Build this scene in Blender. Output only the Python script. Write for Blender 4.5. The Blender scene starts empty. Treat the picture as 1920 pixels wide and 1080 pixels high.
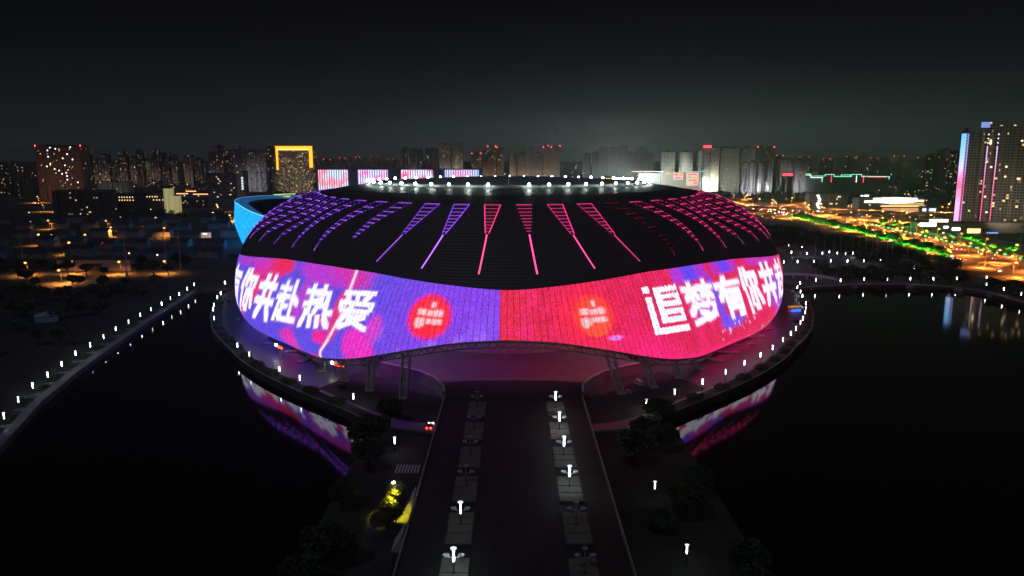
import bpy, math, random
import numpy as np
from mathutils import Vector, Matrix
rnd = random.Random(7)
S = bpy.context.scene
COL = S.collection

# ------------------------------------------------------------------ camera, sky, exposure
FPX, CX, CY, HZ, CAMH = 1420.0, 960.0, 540.0, 298.0, 85.0      # focal length in pixels of a 1920 px frame, horizon row, height in m
PITCH = math.atan((CY - HZ) / FPX); SP, CP = math.sin(PITCH), math.cos(PITCH)
cam = bpy.data.objects.new('camera', bpy.data.cameras.new('camera')); COL.objects.link(cam)
cam.location = (0, 0, CAMH); cam.rotation_euler = (math.pi / 2 - PITCH, 0, 0)
cam.data.sensor_width = 36.0; cam.data.lens = 36.0 * FPX / 1920.0
cam.data.clip_start = 1.0; cam.data.clip_end = 60000.0
S.camera = cam
S.view_settings.view_transform = 'Standard'; S.view_settings.look = 'None'
S.view_settings.exposure = 0.0; S.view_settings.gamma = 1.0

W = bpy.data.worlds.new('World'); S.world = W; W.use_nodes = True
nt = W.node_tree; nt.nodes.clear()
def N(t, kind, **kw):
    n = t.nodes.new(kind)
    for k, v in kw.items(): setattr(n, k, v)
    return n
def math_node(t, op, a=None, b=None):
    n = N(t, 'ShaderNodeMath', operation=op)
    for i, q in enumerate((a, b)):
        if q is None: continue
        if isinstance(q, (int, float)): n.inputs[i].default_value = q
        else: t.links.new(q, n.inputs[i])
    return n.outputs[0]
tc = N(nt, 'ShaderNodeTexCoord'); sx = N(nt, 'ShaderNodeSeparateXYZ')
nt.links.new(tc.outputs['Generated'], sx.inputs[0])
ramp = N(nt, 'ShaderNodeValToRGB'); cr = ramp.color_ramp
SKYR = [(0.0, (.021, .026, .028)), (.022, (.0165, .0205, .022)), (.06, (.0105, .0130, .0145)), (.12, (.0050, .0060, .0072)), (.19, (.0028, .0031, .0040)), (.5, (.0016, .0019, .003))]
while len(cr.elements) < len(SKYR): cr.elements.new(0.5)
for e, (p, c) in zip(cr.elements, SKYR): e.position = p; e.color = (*c, 1)
nt.links.new(sx.outputs['Z'], ramp.inputs[0])
# the town lights the sky more towards the floodlit sports field, right of the middle
az = math_node(nt, 'ARCTAN2', sx.outputs['X'], sx.outputs['Y'])
g1 = math_node(nt, 'POWER', math_node(nt, 'DIVIDE', math_node(nt, 'SUBTRACT', az, 0.15), 0.26), 2.0)
g2 = math_node(nt, 'POWER', math_node(nt, 'DIVIDE', sx.outputs['Z'], 0.085), 2.0)
glow = math_node(nt, 'EXPONENT', math_node(nt, 'MULTIPLY', math_node(nt, 'ADD', g1, g2), -1.0))
gc = N(nt, 'ShaderNodeMixRGB', blend_type='ADD'); gc.inputs[2].default_value = (.014, .022, .019, 1)
nt.links.new(glow, gc.inputs[0]); nt.links.new(ramp.outputs[0], gc.inputs[1])
lf = N(nt, 'ShaderNodeMapRange'); lf.inputs['From Min'].default_value = -0.7; lf.inputs['From Max'].default_value = 0.15
lf.inputs['To Min'].default_value = 0.62; lf.inputs['To Max'].default_value = 1.0
nt.links.new(az, lf.inputs['Value'])
bg = N(nt, 'ShaderNodeBackground'); nt.links.new(gc.outputs[0], bg.inputs[0]); nt.links.new(lf.outputs[0], bg.inputs[1])
wo = N(nt, 'ShaderNodeOutputWorld'); nt.links.new(bg.outputs[0], wo.inputs[0])

# added dim fill sun, high behind the camera, lifts the dark surfaces
sun = bpy.data.objects.new('moon', bpy.data.lights.new('moon', 'SUN')); COL.objects.link(sun)
sun.data.energy = 0.16; sun.data.angle = math.radians(0.5); sun.data.color = (.75, .85, 1.0)
sun.rotation_euler = (math.radians(38), 0, math.radians(-28))

# ------------------------------------------------------------------ helpers
def ray(px, py):
    u = (px - CX) / FPX; v = (py - CY) / FPX
    return u, CP - v * SP, -(SP + v * CP)
def G(px, py, z=0.0):                       # the place on level z seen at a photo pixel
    u, f, d = ray(px, py); k = (CAMH - z) / (-d)
    return (u * k, f * k)
def XA(px, Y, z=0.0):                       # sideways position of a photo column at distance Y
    return (px - CX) / FPX * (Y * CP + (CAMH - z) * SP)
def ZA(py, Y):                              # height of a photo row at distance Y
    u, f, d = ray(CX, py)
    return CAMH + Y * d / f

class MB:
    def __init__(s): s.v = []; s.f = []; s.m = []
    def add(s, vs, fs, m=0):
        o = len(s.v); s.v += [tuple(p) for p in vs]
        for f in fs: s.f.append(tuple(o + i for i in f)); s.m.append(m)
        return s
    def box(s, x0, x1, y0, y1, z0, z1, m=0):
        v = [(x0,y0,z0),(x1,y0,z0),(x1,y1,z0),(x0,y1,z0),(x0,y0,z1),(x1,y0,z1),(x1,y1,z1),(x0,y1,z1)]
        return s.add(v, [(0,3,2,1),(4,5,6,7),(0,1,5,4),(1,2,6,5),(2,3,7,6),(3,0,4,7)], m)
    def bar(s, p, q, w, h=None, m=0):
        p = Vector(p); q = Vector(q); d = (q - p)
        if d.length < 1e-6: return s
        d.normalize(); h = h or w
        a = d.cross(Vector((0,0,1)))
        if a.length < 1e-3: a = Vector((1,0,0))
        a.normalize(); b = a.cross(d); a *= w/2; b *= h/2
        v = [p-a-b, p+a-b, p+a+b, p-a+b, q-a-b, q+a-b, q+a+b, q-a+b]
        return s.add(v, [(0,3,2,1),(4,5,6,7),(0,1,5,4),(1,2,6,5),(2,3,7,6),(3,0,4,7)], m)
    def cyl(s, p, q, r0, r1=None, n=8, m=0):
        p = Vector(p); q = Vector(q); d = (q - p).normalized(); r1 = r0 if r1 is None else r1
        a = d.cross(Vector((0,0,1)))
        if a.length < 1e-3: a = Vector((1,0,0))
        a.normalize(); b = d.cross(a)
        vs = []
        for c, r in ((p, r0), (q, r1)):
            for i in range(n):
                t = 2*math.pi*i/n; vs.append(c + a*math.cos(t)*r + b*math.sin(t)*r)
        fs = [(i, (i+1) % n, n+(i+1) % n, n+i) for i in range(n)] + [tuple(range(n-1,-1,-1)), tuple(range(n, 2*n))]
        return s.add(vs, fs, m)
    def prism(s, poly, z0, z1, m=0, mtop=None):
        n = len(poly)
        ar = sum(poly[i][0]*poly[(i+1) % n][1]-poly[(i+1) % n][0]*poly[i][1] for i in range(n))
        if ar < 0: poly = poly[::-1]
        vs = [(x,y,z0) for x,y in poly] + [(x,y,z1) for x,y in poly]
        s.add(vs, [(i,(i+1) % n,n+(i+1) % n,n+i) for i in range(n)], m)
        return s.add([(x,y,z1) for x,y in poly], [tuple(range(n))], m if mtop is None else mtop)
    def lathe(s, prof, n=12, c=(0,0,0), m=0):
        vs = []
        for r, z in prof:
            for i in range(n):
                t = 2*math.pi*i/n; vs.append((c[0]+r*math.cos(t), c[1]+r*math.sin(t), c[2]+z))
        fs = []
        for k in range(len(prof)-1):
            for i in range(n): fs.append((k*n+i, k*n+(i+1) % n, (k+1)*n+(i+1) % n, (k+1)*n+i))
        return s.add(vs, fs, m)
    def ball(s, c, r, rz=None, nu=8, nv=5, m=0):
        rz = rz or r
        prof = [(max(1e-4, r*math.sin(math.pi*k/nv)), -rz*math.cos(math.pi*k/nv)) for k in range(nv+1)]
        return s.lathe(prof, nu, c, m)
    def strip(s, A, B, m=0, closed=False):   # quads between two point lists
        n = len(A); vs = list(A)+list(B)
        fs = [(i, (i+1) % n, n+(i+1) % n, n+i) for i in range(n if closed else n-1)]
        return s.add(vs, fs, m)
    def build(s, name, mats, parent=None, loc=None, rz=0.0, smooth=False):
        me = bpy.data.meshes.new(name); me.from_pydata(s.v, [], s.f)
        if not isinstance(mats, (list, tuple)): mats = [mats]
        for m in mats: me.materials.append(m)
        if len(mats) > 1: me.polygons.foreach_set('material_index', s.m)
        if smooth: me.polygons.foreach_set('use_smooth', [True]*len(me.polygons))
        me.update()
        o = bpy.data.objects.new(name, me); COL.objects.link(o)
        if parent: o.parent = parent
        if loc: o.location = loc
        o.rotation_euler.z = rz
        return o
def tag(o, label, cat, group=None):
    o['label'] = label; o['category'] = cat
    if group: o['group'] = group
    return o
def thing(name, label, cat, loc=(0,0,0), rz=0.0, group=None):
    o = bpy.data.objects.new(name, None); COL.objects.link(o); o.location = loc; o.rotation_euler.z = rz
    o.empty_display_size = 0.1
    return tag(o, label, cat, group)
def struct(o): o['kind'] = 'structure'; return o
def stuff(o): o['kind'] = 'stuff'; return o
KIDS = {}
def copy_tree(o, loc=None, rz=None, label=None, group=None, scale=None, parent=None):
    c = o.copy(); COL.objects.link(c)
    if parent: c.parent = parent
    if loc is not None: c.location = loc
    if rz is not None: c.rotation_euler.z = rz
    if scale is not None: c.scale = scale if isinstance(scale, (tuple, list)) else (scale,)*3
    if label: c['label'] = label
    if group: c['group'] = group
    if o.name not in KIDS: KIDS[o.name] = list(o.children)
    for ch in KIDS[o.name]: copy_tree(ch, parent=c)
    return c
def copies(proto, spots):                    # spots: dicts for copy_tree; the first one is the prototype itself
    for i, d in enumerate(spots):
        if i == 0:
            first = d
        else: copy_tree(proto, **d)
    if spots:
        proto.location = first['loc']; proto.rotation_euler.z = first.get('rz') or 0.0
        if first.get('scale') is not None:
            q = first['scale']; proto.scale = q if isinstance(q, (tuple, list)) else (q,)*3
        if first.get('label'): proto['label'] = first['label']
        if first.get('group'): proto['group'] = first['group']
ONES = 'first second third fourth fifth sixth seventh eighth ninth tenth eleventh twelfth thirteenth fourteenth fifteenth sixteenth seventeenth eighteenth nineteenth'.split()
TENS = {2: ('twentieth', 'twenty'), 3: ('thirtieth', 'thirty'), 4: ('fortieth', 'forty'), 5: ('fiftieth', 'fifty'), 6: ('sixtieth', 'sixty'), 7: ('seventieth', 'seventy'), 8: ('eightieth', 'eighty'), 9: ('ninetieth', 'ninety')}
def nth(i):                                  # 0 -> first
    i += 1
    if i < 20: return ONES[i-1]
    return TENS[i//10][0] if i % 10 == 0 else TENS[i//10][1] + '-' + ONES[i % 10 - 1]

# ------------------------------------------------------------------ materials
MATS = {}
def mat(name, col, rough=.7, metal=0.0, emit=None, strength=0.0, vary=0.0, scale=.3, spec=None, bump=0.0):
    if name in MATS: return MATS[name]
    m = bpy.data.materials.new(name); m.use_nodes = True; t = m.node_tree; b = t.nodes['Principled BSDF']
    b.inputs['Base Color'].default_value = (*col, 1); b.inputs['Roughness'].default_value = rough; b.inputs['Metallic'].default_value = metal
    if spec is not None: b.inputs['Specular IOR Level'].default_value = spec
    if emit: b.inputs['Emission Color'].default_value = (*emit, 1); b.inputs['Emission Strength'].default_value = strength
    if vary or bump:
        c = N(t, 'ShaderNodeTexCoord'); n = N(t, 'ShaderNodeTexNoise'); n.inputs['Scale'].default_value = scale; n.inputs['Detail'].default_value = 5
        t.links.new(c.outputs['Object'], n.inputs['Vector'])
        if vary:
            mr = N(t, 'ShaderNodeMapRange'); mr.inputs['To Min'].default_value = 1-vary; mr.inputs['To Max'].default_value = 1+vary
            mr.inputs['From Min'].default_value = .3; mr.inputs['From Max'].default_value = .7
            t.links.new(n.outputs['Fac'], mr.inputs['Value'])
            x = N(t, 'ShaderNodeVectorMath', operation='SCALE'); x.inputs[0].default_value = col
            t.links.new(mr.outputs[0], x.inputs['Scale']); t.links.new(x.outputs[0], b.inputs['Base Color'])
        if bump:
            bn = N(t, 'ShaderNodeBump'); bn.inputs['Strength'].default_value = bump; t.links.new(n.outputs['Fac'], bn.inputs['Height']); t.links.new(bn.outputs[0], b.inputs['Normal'])
    MATS[name] = m; return m
def glowmat(name, col, strength): return mat(name, (.02, .02, .02), .5, emit=col, strength=strength)

def facade(name, wall, lit=.12, cell=(3.4, 3.1), warm=.32, strength=1.2, glass=(.012, .014, .018), win=(.2, .8, .3, .82), bands=False):
    """A wall with a grid of window openings; a share of the rooms behind them has the light on."""
    if name in MATS: return MATS[name]
    m = bpy.data.materials.new(name); m.use_nodes = True; t = m.node_tree; b = t.nodes['Principled BSDF']; b.inputs['Roughness'].default_value = .8
    L = t.links.new
    c = N(t, 'ShaderNodeTexCoord'); s = N(t, 'ShaderNodeSeparateXYZ'); L(c.outputs['Object'], s.inputs[0])
    oi = N(t, 'ShaderNodeObjectInfo')
    h = math_node(t, 'DIVIDE', math_node(t, 'ADD', math_node(t, 'ADD', s.outputs['X'], s.outputs['Y']), 500.0), cell[0]); v = math_node(t, 'DIVIDE', s.outputs['Z'], cell[1])
    fh = math_node(t, 'FLOOR', h); fv = math_node(t, 'FLOOR', v)
    rh = math_node(t, 'FRACT', h); rv = math_node(t, 'FRACT', v)
    def between(x, lo, hi): return math_node(t, 'MULTIPLY', math_node(t, 'GREATER_THAN', x, lo), math_node(t, 'LESS_THAN', x, hi))
    mask = math_node(t, 'MULTIPLY', between(rh, win[0], win[1]), between(rv, win[2], win[3]))
    g = N(t, 'ShaderNodeNewGeometry'); gz = N(t, 'ShaderNodeSeparateXYZ'); L(g.outputs['Normal'], gz.inputs[0])
    side = math_node(t, 'LESS_THAN', math_node(t, 'ABSOLUTE', gz.outputs['Z']), .5)
    mask = math_node(t, 'MULTIPLY', mask, side)
    cv = N(t, 'ShaderNodeCombineXYZ'); L(fh, cv.inputs[0]); L(fv, cv.inputs[1]); L(math_node(t, 'MULTIPLY', oi.outputs['Random'], 900.0), cv.inputs[2])
    wn = N(t, 'ShaderNodeTexWhiteNoise', noise_dimensions='3D'); L(cv.outputs[0], wn.inputs['Vector'])
    sc = N(t, 'ShaderNodeSeparateColor'); L(wn.outputs['Color'], sc.inputs[0])
    on = math_node(t, 'LESS_THAN', wn.outputs['Value'], lit)
    wc = N(t, 'ShaderNodeMixRGB'); wc.inputs[1].default_value = (1.0, .62, .28, 1); wc.inputs[2].default_value = (.82, .95, 1.0, 1)
    L(math_node(t, 'GREATER_THAN', sc.outputs[0], warm), wc.inputs[0])
    L(wc.outputs[0], b.inputs['Emission Color'])
    br = math_node(t, 'MULTIPLY', math_node(t, 'ADD', math_node(t, 'MULTIPLY', sc.outputs[1], 1.3), .25), strength)
    L(math_node(t, 'MULTIPLY', math_node(t, 'MULTIPLY', on, mask), br), b.inputs['Emission Strength'])
    mx = N(t, 'ShaderNodeMixRGB'); mx.inputs[1].default_value = (*wall, 1); mx.inputs[2].default_value = (*glass, 1)
    L(mask, mx.inputs[0])
    nz = N(t, 'ShaderNodeTexNoise'); nz.inputs['Scale'].default_value = .08; L(c.outputs['Object'], nz.inputs['Vector'])
    mr = N(t, 'ShaderNodeMapRange'); mr.inputs['To Min'].default_value = .75; mr.inputs['To Max'].default_value = 1.25; L(nz.outputs['Fac'], mr.inputs['Value'])
    vm = N(t, 'ShaderNodeVectorMath', operation='SCALE'); L(mx.outputs[0], vm.inputs[0]); L(mr.outputs[0], vm.inputs['Scale'])
    L(vm.outputs[0], b.inputs['Base Color'])
    MATS[name] = m; return m

concrete = mat('concrete', (.30, .30, .31), .85, vary=.15, scale=.25)
pale = mat('pale_stone', (.45, .45, .47), .7, vary=.12, scale=.4)
asphalt = mat('asphalt', (.05, .05, .052), .85, vary=.25, scale=.15)
steel = mat('painted_steel', (.42, .40, .40), .55, vary=.08, scale=.5)
darkmetal = mat('dark_metal', (.06, .06, .065), .5)
leafmat = mat('foliage', (.05, .085, .035), .75, vary=.45, scale=.35)
leafmat2 = mat('foliage_olive', (.075, .09, .035), .75, vary=.45, scale=.35)
barkmat = mat('bark', (.09, .07, .05), .9)
def uneven(m, lo, hi):                        # lamps of one make age and dim differently
    t = m.node_tree; b = t.nodes['Principled BSDF']; s = b.inputs['Emission Strength'].default_value
    oi = N(t, 'ShaderNodeObjectInfo'); mr = N(t, 'ShaderNodeMapRange'); mr.inputs['To Min'].default_value = s*lo; mr.inputs['To Max'].default_value = s*hi
    t.links.new(oi.outputs['Random'], mr.inputs['Value']); t.links.new(mr.outputs[0], b.inputs['Emission Strength']); return m
whitelamp = uneven(glowmat('white_lamp', (.86, .95, 1.0), 34.0), .12, 1.5)
# ------------------------------------------------------------------ the setting: ground, lake, island, deck, paths
GZ = 2.0
LAKE = [(335,40),(318,200),(304,330),(298,432),(299,468),(292,486),(265,501),(230,499),(198,491),(184,483),(0,505),(-182,480),(-200,474),(-188,384),(-176.6,316),(-171.2,287),(-163,252),(-148.5,208),(-128,140),(-105,60)]
from mathutils.geometry import tessellate_polygon
BIG = 26000.0
outer = [(-BIG,-3000),(BIG,-3000),(BIG,BIG),(-BIG,BIG)]
tris = tessellate_polygon([[Vector((x,y,0)) for x,y in outer], [Vector((x,y,0)) for x,y in LAKE]])
gm = MB(); pts = [(x,y,GZ) for x,y in outer + LAKE]
gm.add(pts, [tuple(t) for t in tris])
nL = len(LAKE)
gm.add([(x,y,GZ) for x,y in LAKE] + [(x,y,-2.0) for x,y in LAKE], [(i,(i+1) % nL,nL+(i+1) % nL,nL+i) for i in range(nL)])
groundm = mat('ground', (.055, .06, .05), .95, vary=.5, scale=.012)
struct(gm.build('ground', groundm))

wm = bpy.data.materials.new('lake_water'); wm.use_nodes = True; t = wm.node_tree; b = t.nodes['Principled BSDF']
b.inputs['Base Color'].default_value = (.003, .0045, .005, 1); b.inputs['Roughness'].default_value = .05; b.inputs['IOR'].default_value = 1.33
c = N(t, 'ShaderNodeTexCoord'); n1 = N(t, 'ShaderNodeTexNoise'); n1.inputs['Scale'].default_value = .55; n1.inputs['Detail'].default_value = 4
t.links.new(c.outputs['Object'], n1.inputs['Vector'])
bp = N(t, 'ShaderNodeBump'); bp.inputs['Strength'].default_value = .05; bp.inputs['Distance'].default_value = .10
t.links.new(n1.outputs['Fac'], bp.inputs['Height']); t.links.new(bp.outputs[0], b.inputs['Normal'])
lk = MB(); lk.add([(-230,30,0),(345,30,0),(345,520,0),(-230,520,0)], [(0,1,2,3)])
struct(lk.build('lake_water', wm))

# stadium outline and shell, from the photo's silhouette
YC, XC, ZE, RD = 405.0, -1.5, 19.0, 97.0
EA, EB = 1.2, 0.9
PA = np.radians([0,15,33,50,70,90,110,130,147,165,180])
PR = np.array([156,149,135.5,130,137,144,142,136,140,150,156.])
COEF = np.linalg.lstsq(np.array([[np.cos(k*a) for k in range(6)] for a in PA]), PR, rcond=None)[0]
def planR(th):
    t = np.abs((np.asarray(th)+np.pi) % (2*np.pi)-np.pi)
    return sum(c*np.cos(k*t) for k, c in enumerate(COEF))
def zdisc(th): return 68.8-1.9*np.cos(np.asarray(th))
def gfun(th):                                 # the flanks beside the entrance lean back more than the ends
    t = np.abs(np.degrees((np.asarray(th, float)+np.pi) % (2*np.pi)-np.pi)); t = np.minimum(t, 180-t)
    q = np.clip((84-t)/22.0, 0, 1); return q*q*(3-2*q)
def shell(th, w, off=0.0):
    th = np.asarray(th, float); w = np.asarray(w, float)
    R = planR(th); zd = zdisc(th); ph = np.clip(w,0,1)*np.pi/2; g = gfun(th); ze = ZE-9*g
    r = RD+(R-RD)*np.cos(ph)**(EA+(1.95-EA)*g); z = ze+(zd-ze)*np.sin(ph)**(EB+(1.8-EB)*g)
    lo = np.clip(-w,0,1); r = r-6*lo**2.0; z = z-(ze-3)*lo
    r = r+off*np.cos(ph); z = z+off*np.sin(ph)
    return XC+r*np.sin(th), YC-r*np.cos(th), z
def w_at(th, z):                              # shell parameter of height z
    th = np.asarray(th, float); z = np.asarray(z, float); zd = zdisc(th); g = gfun(th); ze = ZE-9*g
    return np.where(z >= ze, np.arcsin(np.clip((z-ze)/(zd-ze),0,1)**(1/(EB+(1.8-EB)*g)))*2/np.pi, -(ze-z)/(ze-3))
def SH(deg, w, off=0.0):
    x, y, z = shell(math.radians(deg), w, off); return (float(x), float(y), float(z))
TB = np.array([0,7.2,14.7,20,25.5,31,35.5,44,50,180.])
ZB = np.array([22.2,21.0,17.2,13.7,10.4,8.2,6.0,4.2,3.4,3.4])
TT = np.array([0,9,16.4,27,41,54,65,80,180.])
ZT = np.array([37.1,38.3,39.3,40.5,40.2,39.5,38.5,37.0,37.0])
def smooth_interp(x, xp, fp):
    return sum(np.interp(np.abs(x+d), xp, fp) for d in (-2.5,-1.2,0,1.2,2.5))/5.0
def w_bot(deg): return w_at(np.radians(deg), smooth_interp(np.asarray(deg,float), TB, ZB))
def w_top(deg): return w_at(np.radians(deg), smooth_interp(np.asarray(deg,float), TT, ZT))
def SZ(deg, z, off=0.0): return SH(deg, float(w_at(math.radians(deg), z)), off)

# promenade island round the stadium
RA = np.array([0,8,13,16.6,22.4,29.7,37,45,58,70,82,94,107,125,180.])
RR = np.array([188,186,184,176,168,161,156,152,148,151,157,168,187,200,210.])
def ringR(deg): return float(sum(np.interp(abs(deg+d), RA, RR) for d in (-3,-1.5,0,1.5,3))/5.0)
def RP(deg, inset=0.0):
    r = ringR(deg)-inset; a = math.radians(deg); return (r*math.sin(a), YC-r*math.cos(a))
ANG = [a*2.0-180 for a in range(180)]
PZ = 2.5
isl = MB(); isl.prism([RP(a) for a in ANG], -2.0, PZ)
pavem = mat('promenade_paving', (.085, .09, .105), .42, vary=.18, scale=.12)
struct(isl.build('promenade', pavem))
kb = MB()
A = [(*RP(a,.0),PZ+.004) for a in ANG]; B_ = [(*RP(a,.6),PZ+.004) for a in ANG]
kb.strip(A, B_, closed=True); kb.strip([(x,y,z+.45) for x,y,z in A], [(x,y,z+.45) for x,y,z in B_], closed=True)
kb.strip(A, [(x,y,z+.45) for x,y,z in A], closed=True); kb.strip(B_, [(x,y,z+.45) for x,y,z in B_], closed=True)
struct(kb.build('promenade_kerb', mat('kerb_stone', (.20,.20,.21), .8, vary=.1)))
# planted bank between the kerb and the lamp row
pb = MB()
a2 = [a for a in range(-104,105,2) if abs(a) > 12]
for seg in ([a for a in a2 if a < 0], [a for a in a2 if a > 0]):
    pb.strip([(*RP(a,.7),PZ+.30) for a in seg], [(*RP(a,5.6),PZ+.30) for a in seg])
    pb.strip([(*RP(a,5.6),PZ+.004) for a in seg], [(*RP(a,5.6),PZ+.30) for a in seg])
struct(pb.build('planting_bed', mat('planting_soil', (.03,.035,.022), .95, vary=.4, scale=.5)))

# causeway at water level with the service road, and the deck that leads to the entrance
cw = MB(); cw.prism([(-46,30),(53,30),(51,236),(46,246),(-40,246),(-44,228)], -2.0, 1.9)
struct(cw.build('causeway', mat('causeway_soil', (.035,.04,.03), .95, vary=.4, scale=.1)))
rd = MB(); rd.add([(-32.5,30,1.95),(-24.5,30,1.95),(-25.5,240,1.95),(-34,240,1.95)], [(0,1,2,3)])
struct(rd.build('service_road', asphalt))
zb = MB()
for i in range(8): zb.box(-31.6+i*.85, -31.15+i*.85, 192, 197.5, 1.954, 1.958)
struct(zb.build('zebra_crossing', mat('road_paint', (.7,.7,.7), .6)))
DZ = 6.0
rr = MB()
for seg in (range(-27,-5), range(6,28)):
    rr.strip([(*RP(a,7.5),PZ+.008) for a in seg],[(*RP(a,34.0),PZ+.008) for a in seg])
struct(rr.build('underpass_road', asphalt))
dk = MB(); dk.prism([(-23,30),(24,30),(24,247),(-23,247)], 1.9, DZ)
deckm = mat('deck_paving', (.021,.030,.029), .8, vary=.25, scale=.2)
struct(dk.build('deck', deckm))
jn = MB()
for i in range(27): y = 40+i*8; jn.box(-22.6, 23.6, y-.12, y+.12, DZ+.004, DZ+.008)
for x in (-8.2, -5.0, 6.4, 9.6): jn.box(x-.12, x+.12, 40.2, 245, DZ+.010, DZ+.014)
struct(jn.build('paving_joint', mat('paving_joint', (.045,.045,.045), .8)))
# plaza (podium) under the stadium
PL = [(-23,247.0),(-24,254),(-28,264),(-34,272),(-43,279),(-51,285)]
PRt = [(51,285),(43,279.5),(34,272),(28.5,264),(25,256),(24,247.0)]
back = []
for a in range(24, 337, 4):
    R = .80*float(planR(math.radians(a))); back.append((XC+R*math.sin(math.radians(a)), YC-R*math.cos(math.radians(a))))
plaza_poly = PL[::-1][::-1]
poly = [(24,247.004),(25,256),(28.5,264),(34,272),(43,279.5),(51,285)] + [q for q in back if True] + [(-51,285),(-43,279),(-34,272),(-28,264),(-24,254),(-23,247.004)]
pz = MB(); pz.prism(poly, PZ, DZ-.004)
plazam = mat('plaza_stone', (.17,.16,.165), .25, vary=.15, scale=.1)
struct(pz.build('plaza', [plazam]))

ex = MB(); ex.add([(-22.9,247.1,DZ+.006),(23.9,247.1,DZ+.006),(24.8,256,DZ+.006),(27.5,261.5,DZ+.006),(14,264.5,DZ+.006),(-14,264.5,DZ+.006),(-27,261.5,DZ+.006),(-23.9,254,DZ+.006)],[(0,1,2,3,4,5,6,7)]); struct(ex.build('floor_fade_sheet', deckm))  # dark sheet paints in the fading of the pink light on the floor
# shore path on the left with planted scallops
SHORE = [(-105,60),(-128,140),(-148.5,208),(-163,252),(-171.2,287),(-176.6,316),(-188,384),(-200,474)]
def along(poly, n):
    P = [Vector(p) for p in poly]; L = [0]
    for a, b_ in zip(P, P[1:]): L.append(L[-1]+(b_-a).length)
    out = []
    for i in range(n):
        s_ = L[-1]*i/(n-1)
        for k in range(len(P)-1):
            if s_ <= L[k+1]+1e-6:
                q = (s_-L[k])/(L[k+1]-L[k]); out.append(P[k].lerp(P[k+1], q)); break
    return out
def offset(P, d):
    out = []
    for i, p in enumerate(P):
        a = P[max(0,i-1)]; c_ = P[min(len(P)-1,i+1)]; tt = (c_-a).normalized(); out.append(Vector((p.x-tt.y*d, p.y+tt.x*d)))
    return out
shp = along(SHORE, 90)
s0 = offset(shp, 0.05); s1 = offset(shp, 3.3)
sp = MB(); sp.strip([(p.x,p.y,GZ+.25) for p in s0], [(p.x,p.y,GZ+.25) for p in s1]); sp.strip([(p.x,p.y,GZ+.25) for p in s0], [(p.x,p.y,-1.0) for p in s0]); sp.strip([(p.x,p.y,GZ+.25) for p in s1], [(p.x,p.y,GZ-.2) for p in s1])
pathm = mat('shore_path_stone', (.20,.195,.235), .7, vary=.15, scale=.3)
struct(sp.build('shore_path', pathm))

# right shore quay
RS = [(184,483),(198,491),(230,499),(265,501),(292,486),(299,468),(298,432),(304,330)]
rp = along(RS, 50); r0 = offset(rp, .05); r1 = offset(rp, 4.5)
rq = MB(); rq.strip([(p.x,p.y,GZ+.2) for p in r0], [(p.x,p.y,GZ+.2) for p in r1]); rq.strip([(p.x,p.y,GZ+.2) for p in r0], [(p.x,p.y,-1) for p in r0])
struct(rq.build('quay_path', mat('quay_stone', (.30,.28,.29), .8, vary=.15)))
pq = MB()
pq.add([(188,500,GZ+.05),(300,512,GZ+.05),(345,650,GZ+.05),(300,760,GZ+.05),(200,760,GZ+.05),(160,600,GZ+.05)], [(0,1,2,3,4,5)])
struct(pq.build('park_plaza', mat('park_paving', (.2,.18,.19), .6, vary=.2)))

# ------------------------------------------------------------------ what the screen shows
def lin(c): return np.array([((v/255)/12.92 if v <= 10 else ((v/255+.055)/1.055)**2.4) for v in c])
GLYPH = {
 'zhui': [(.05,.03,.09,.13),(.02,.27,.13,.27),(.13,.27,.15,.88),(.04,.94,.99,.94),(.62,.0,.6,.08),(.32,.1,.32,.80),(.32,.1,.88,.1),(.88,.1,.88,.4),(.32,.4,.88,.4),(.32,.55,.92,.55),(.92,.55,.92,.8),(.32,.8,.92,.8)],
 'meng': [(.0,.13,.46,.13),(.23,.0,.23,.42),(.2,.16,.05,.38),(.27,.16,.42,.36),(.54,.13,1,.13),(.77,0,.77,.42),(.73,.16,.58,.36),(.81,.16,.97,.38),(.2,.55,.95,.55),(.95,.55,.88,.78),(.88,.78,.12,.97),(.28,.5,.06,.74),(.4,.72,.62,.76),(.6,.9,.92,.8)],
 'you': [(0,.17,1,.17),(.42,.0,.05,.52),(.3,.38,.9,.38),(.3,.38,.3,1),(.9,.38,.9,.96),(.3,.58,.9,.58),(.3,.78,.9,.78),(.9,.95,.75,.95)],
 'ni': [(.27,0,.05,.4),(.15,.3,.15,1),(.5,0,.38,.32),(.45,.15,.98,.15),(.98,.15,.93,.32),(.68,.32,.68,.95),(.68,.95,.55,.95),(.5,.5,.4,.85),(.85,.5,.98,.85)],
 'gong': [(.3,0,.3,.62),(.7,0,.7,.62),(.05,.22,.95,.22),(0,.62,1,.62),(.3,.72,.1,1),(.7,.72,.9,1)],
 'fu': [(.05,.15,.5,.15),(.28,0,.28,.45),(0,.38,.55,.38),(.3,.42,.3,.85),(.3,.62,.52,.62),(.12,.55,.05,.95),(.1,.75,.35,.93),(.3,.94,1,.94),(.72,.0,.72,.84),(.75,.36,.97,.52)],
 're': [(0,.15,.42,.15),(.2,0,.2,.68),(.2,.68,.1,.66),(.0,.48,.42,.38),(.5,.15,.82,.15),(.82,.15,.82,.64),(.82,.66,1,.66),(.62,0,.6,.3),(.6,.3,.42,.68),(.5,.35,.68,.5),(.08,.82,.0,1),(.33,.82,.36,1),(.6,.82,.64,1),(.85,.82,.97,1)],
 'ai': [(.95,.03,.1,.08),(.2,.14,.25,.24),(.5,.12,.52,.22),(.85,.1,.75,.24),(.02,.34,.98,.34),(.03,.34,.03,.46),(.97,.34,.97,.46),(.1,.54,.9,.54),(.42,.4,.1,.95),(.35,.68,.85,.68),(.85,.68,.2,.98),(.4,.75,.95,.98)],
}
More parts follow.
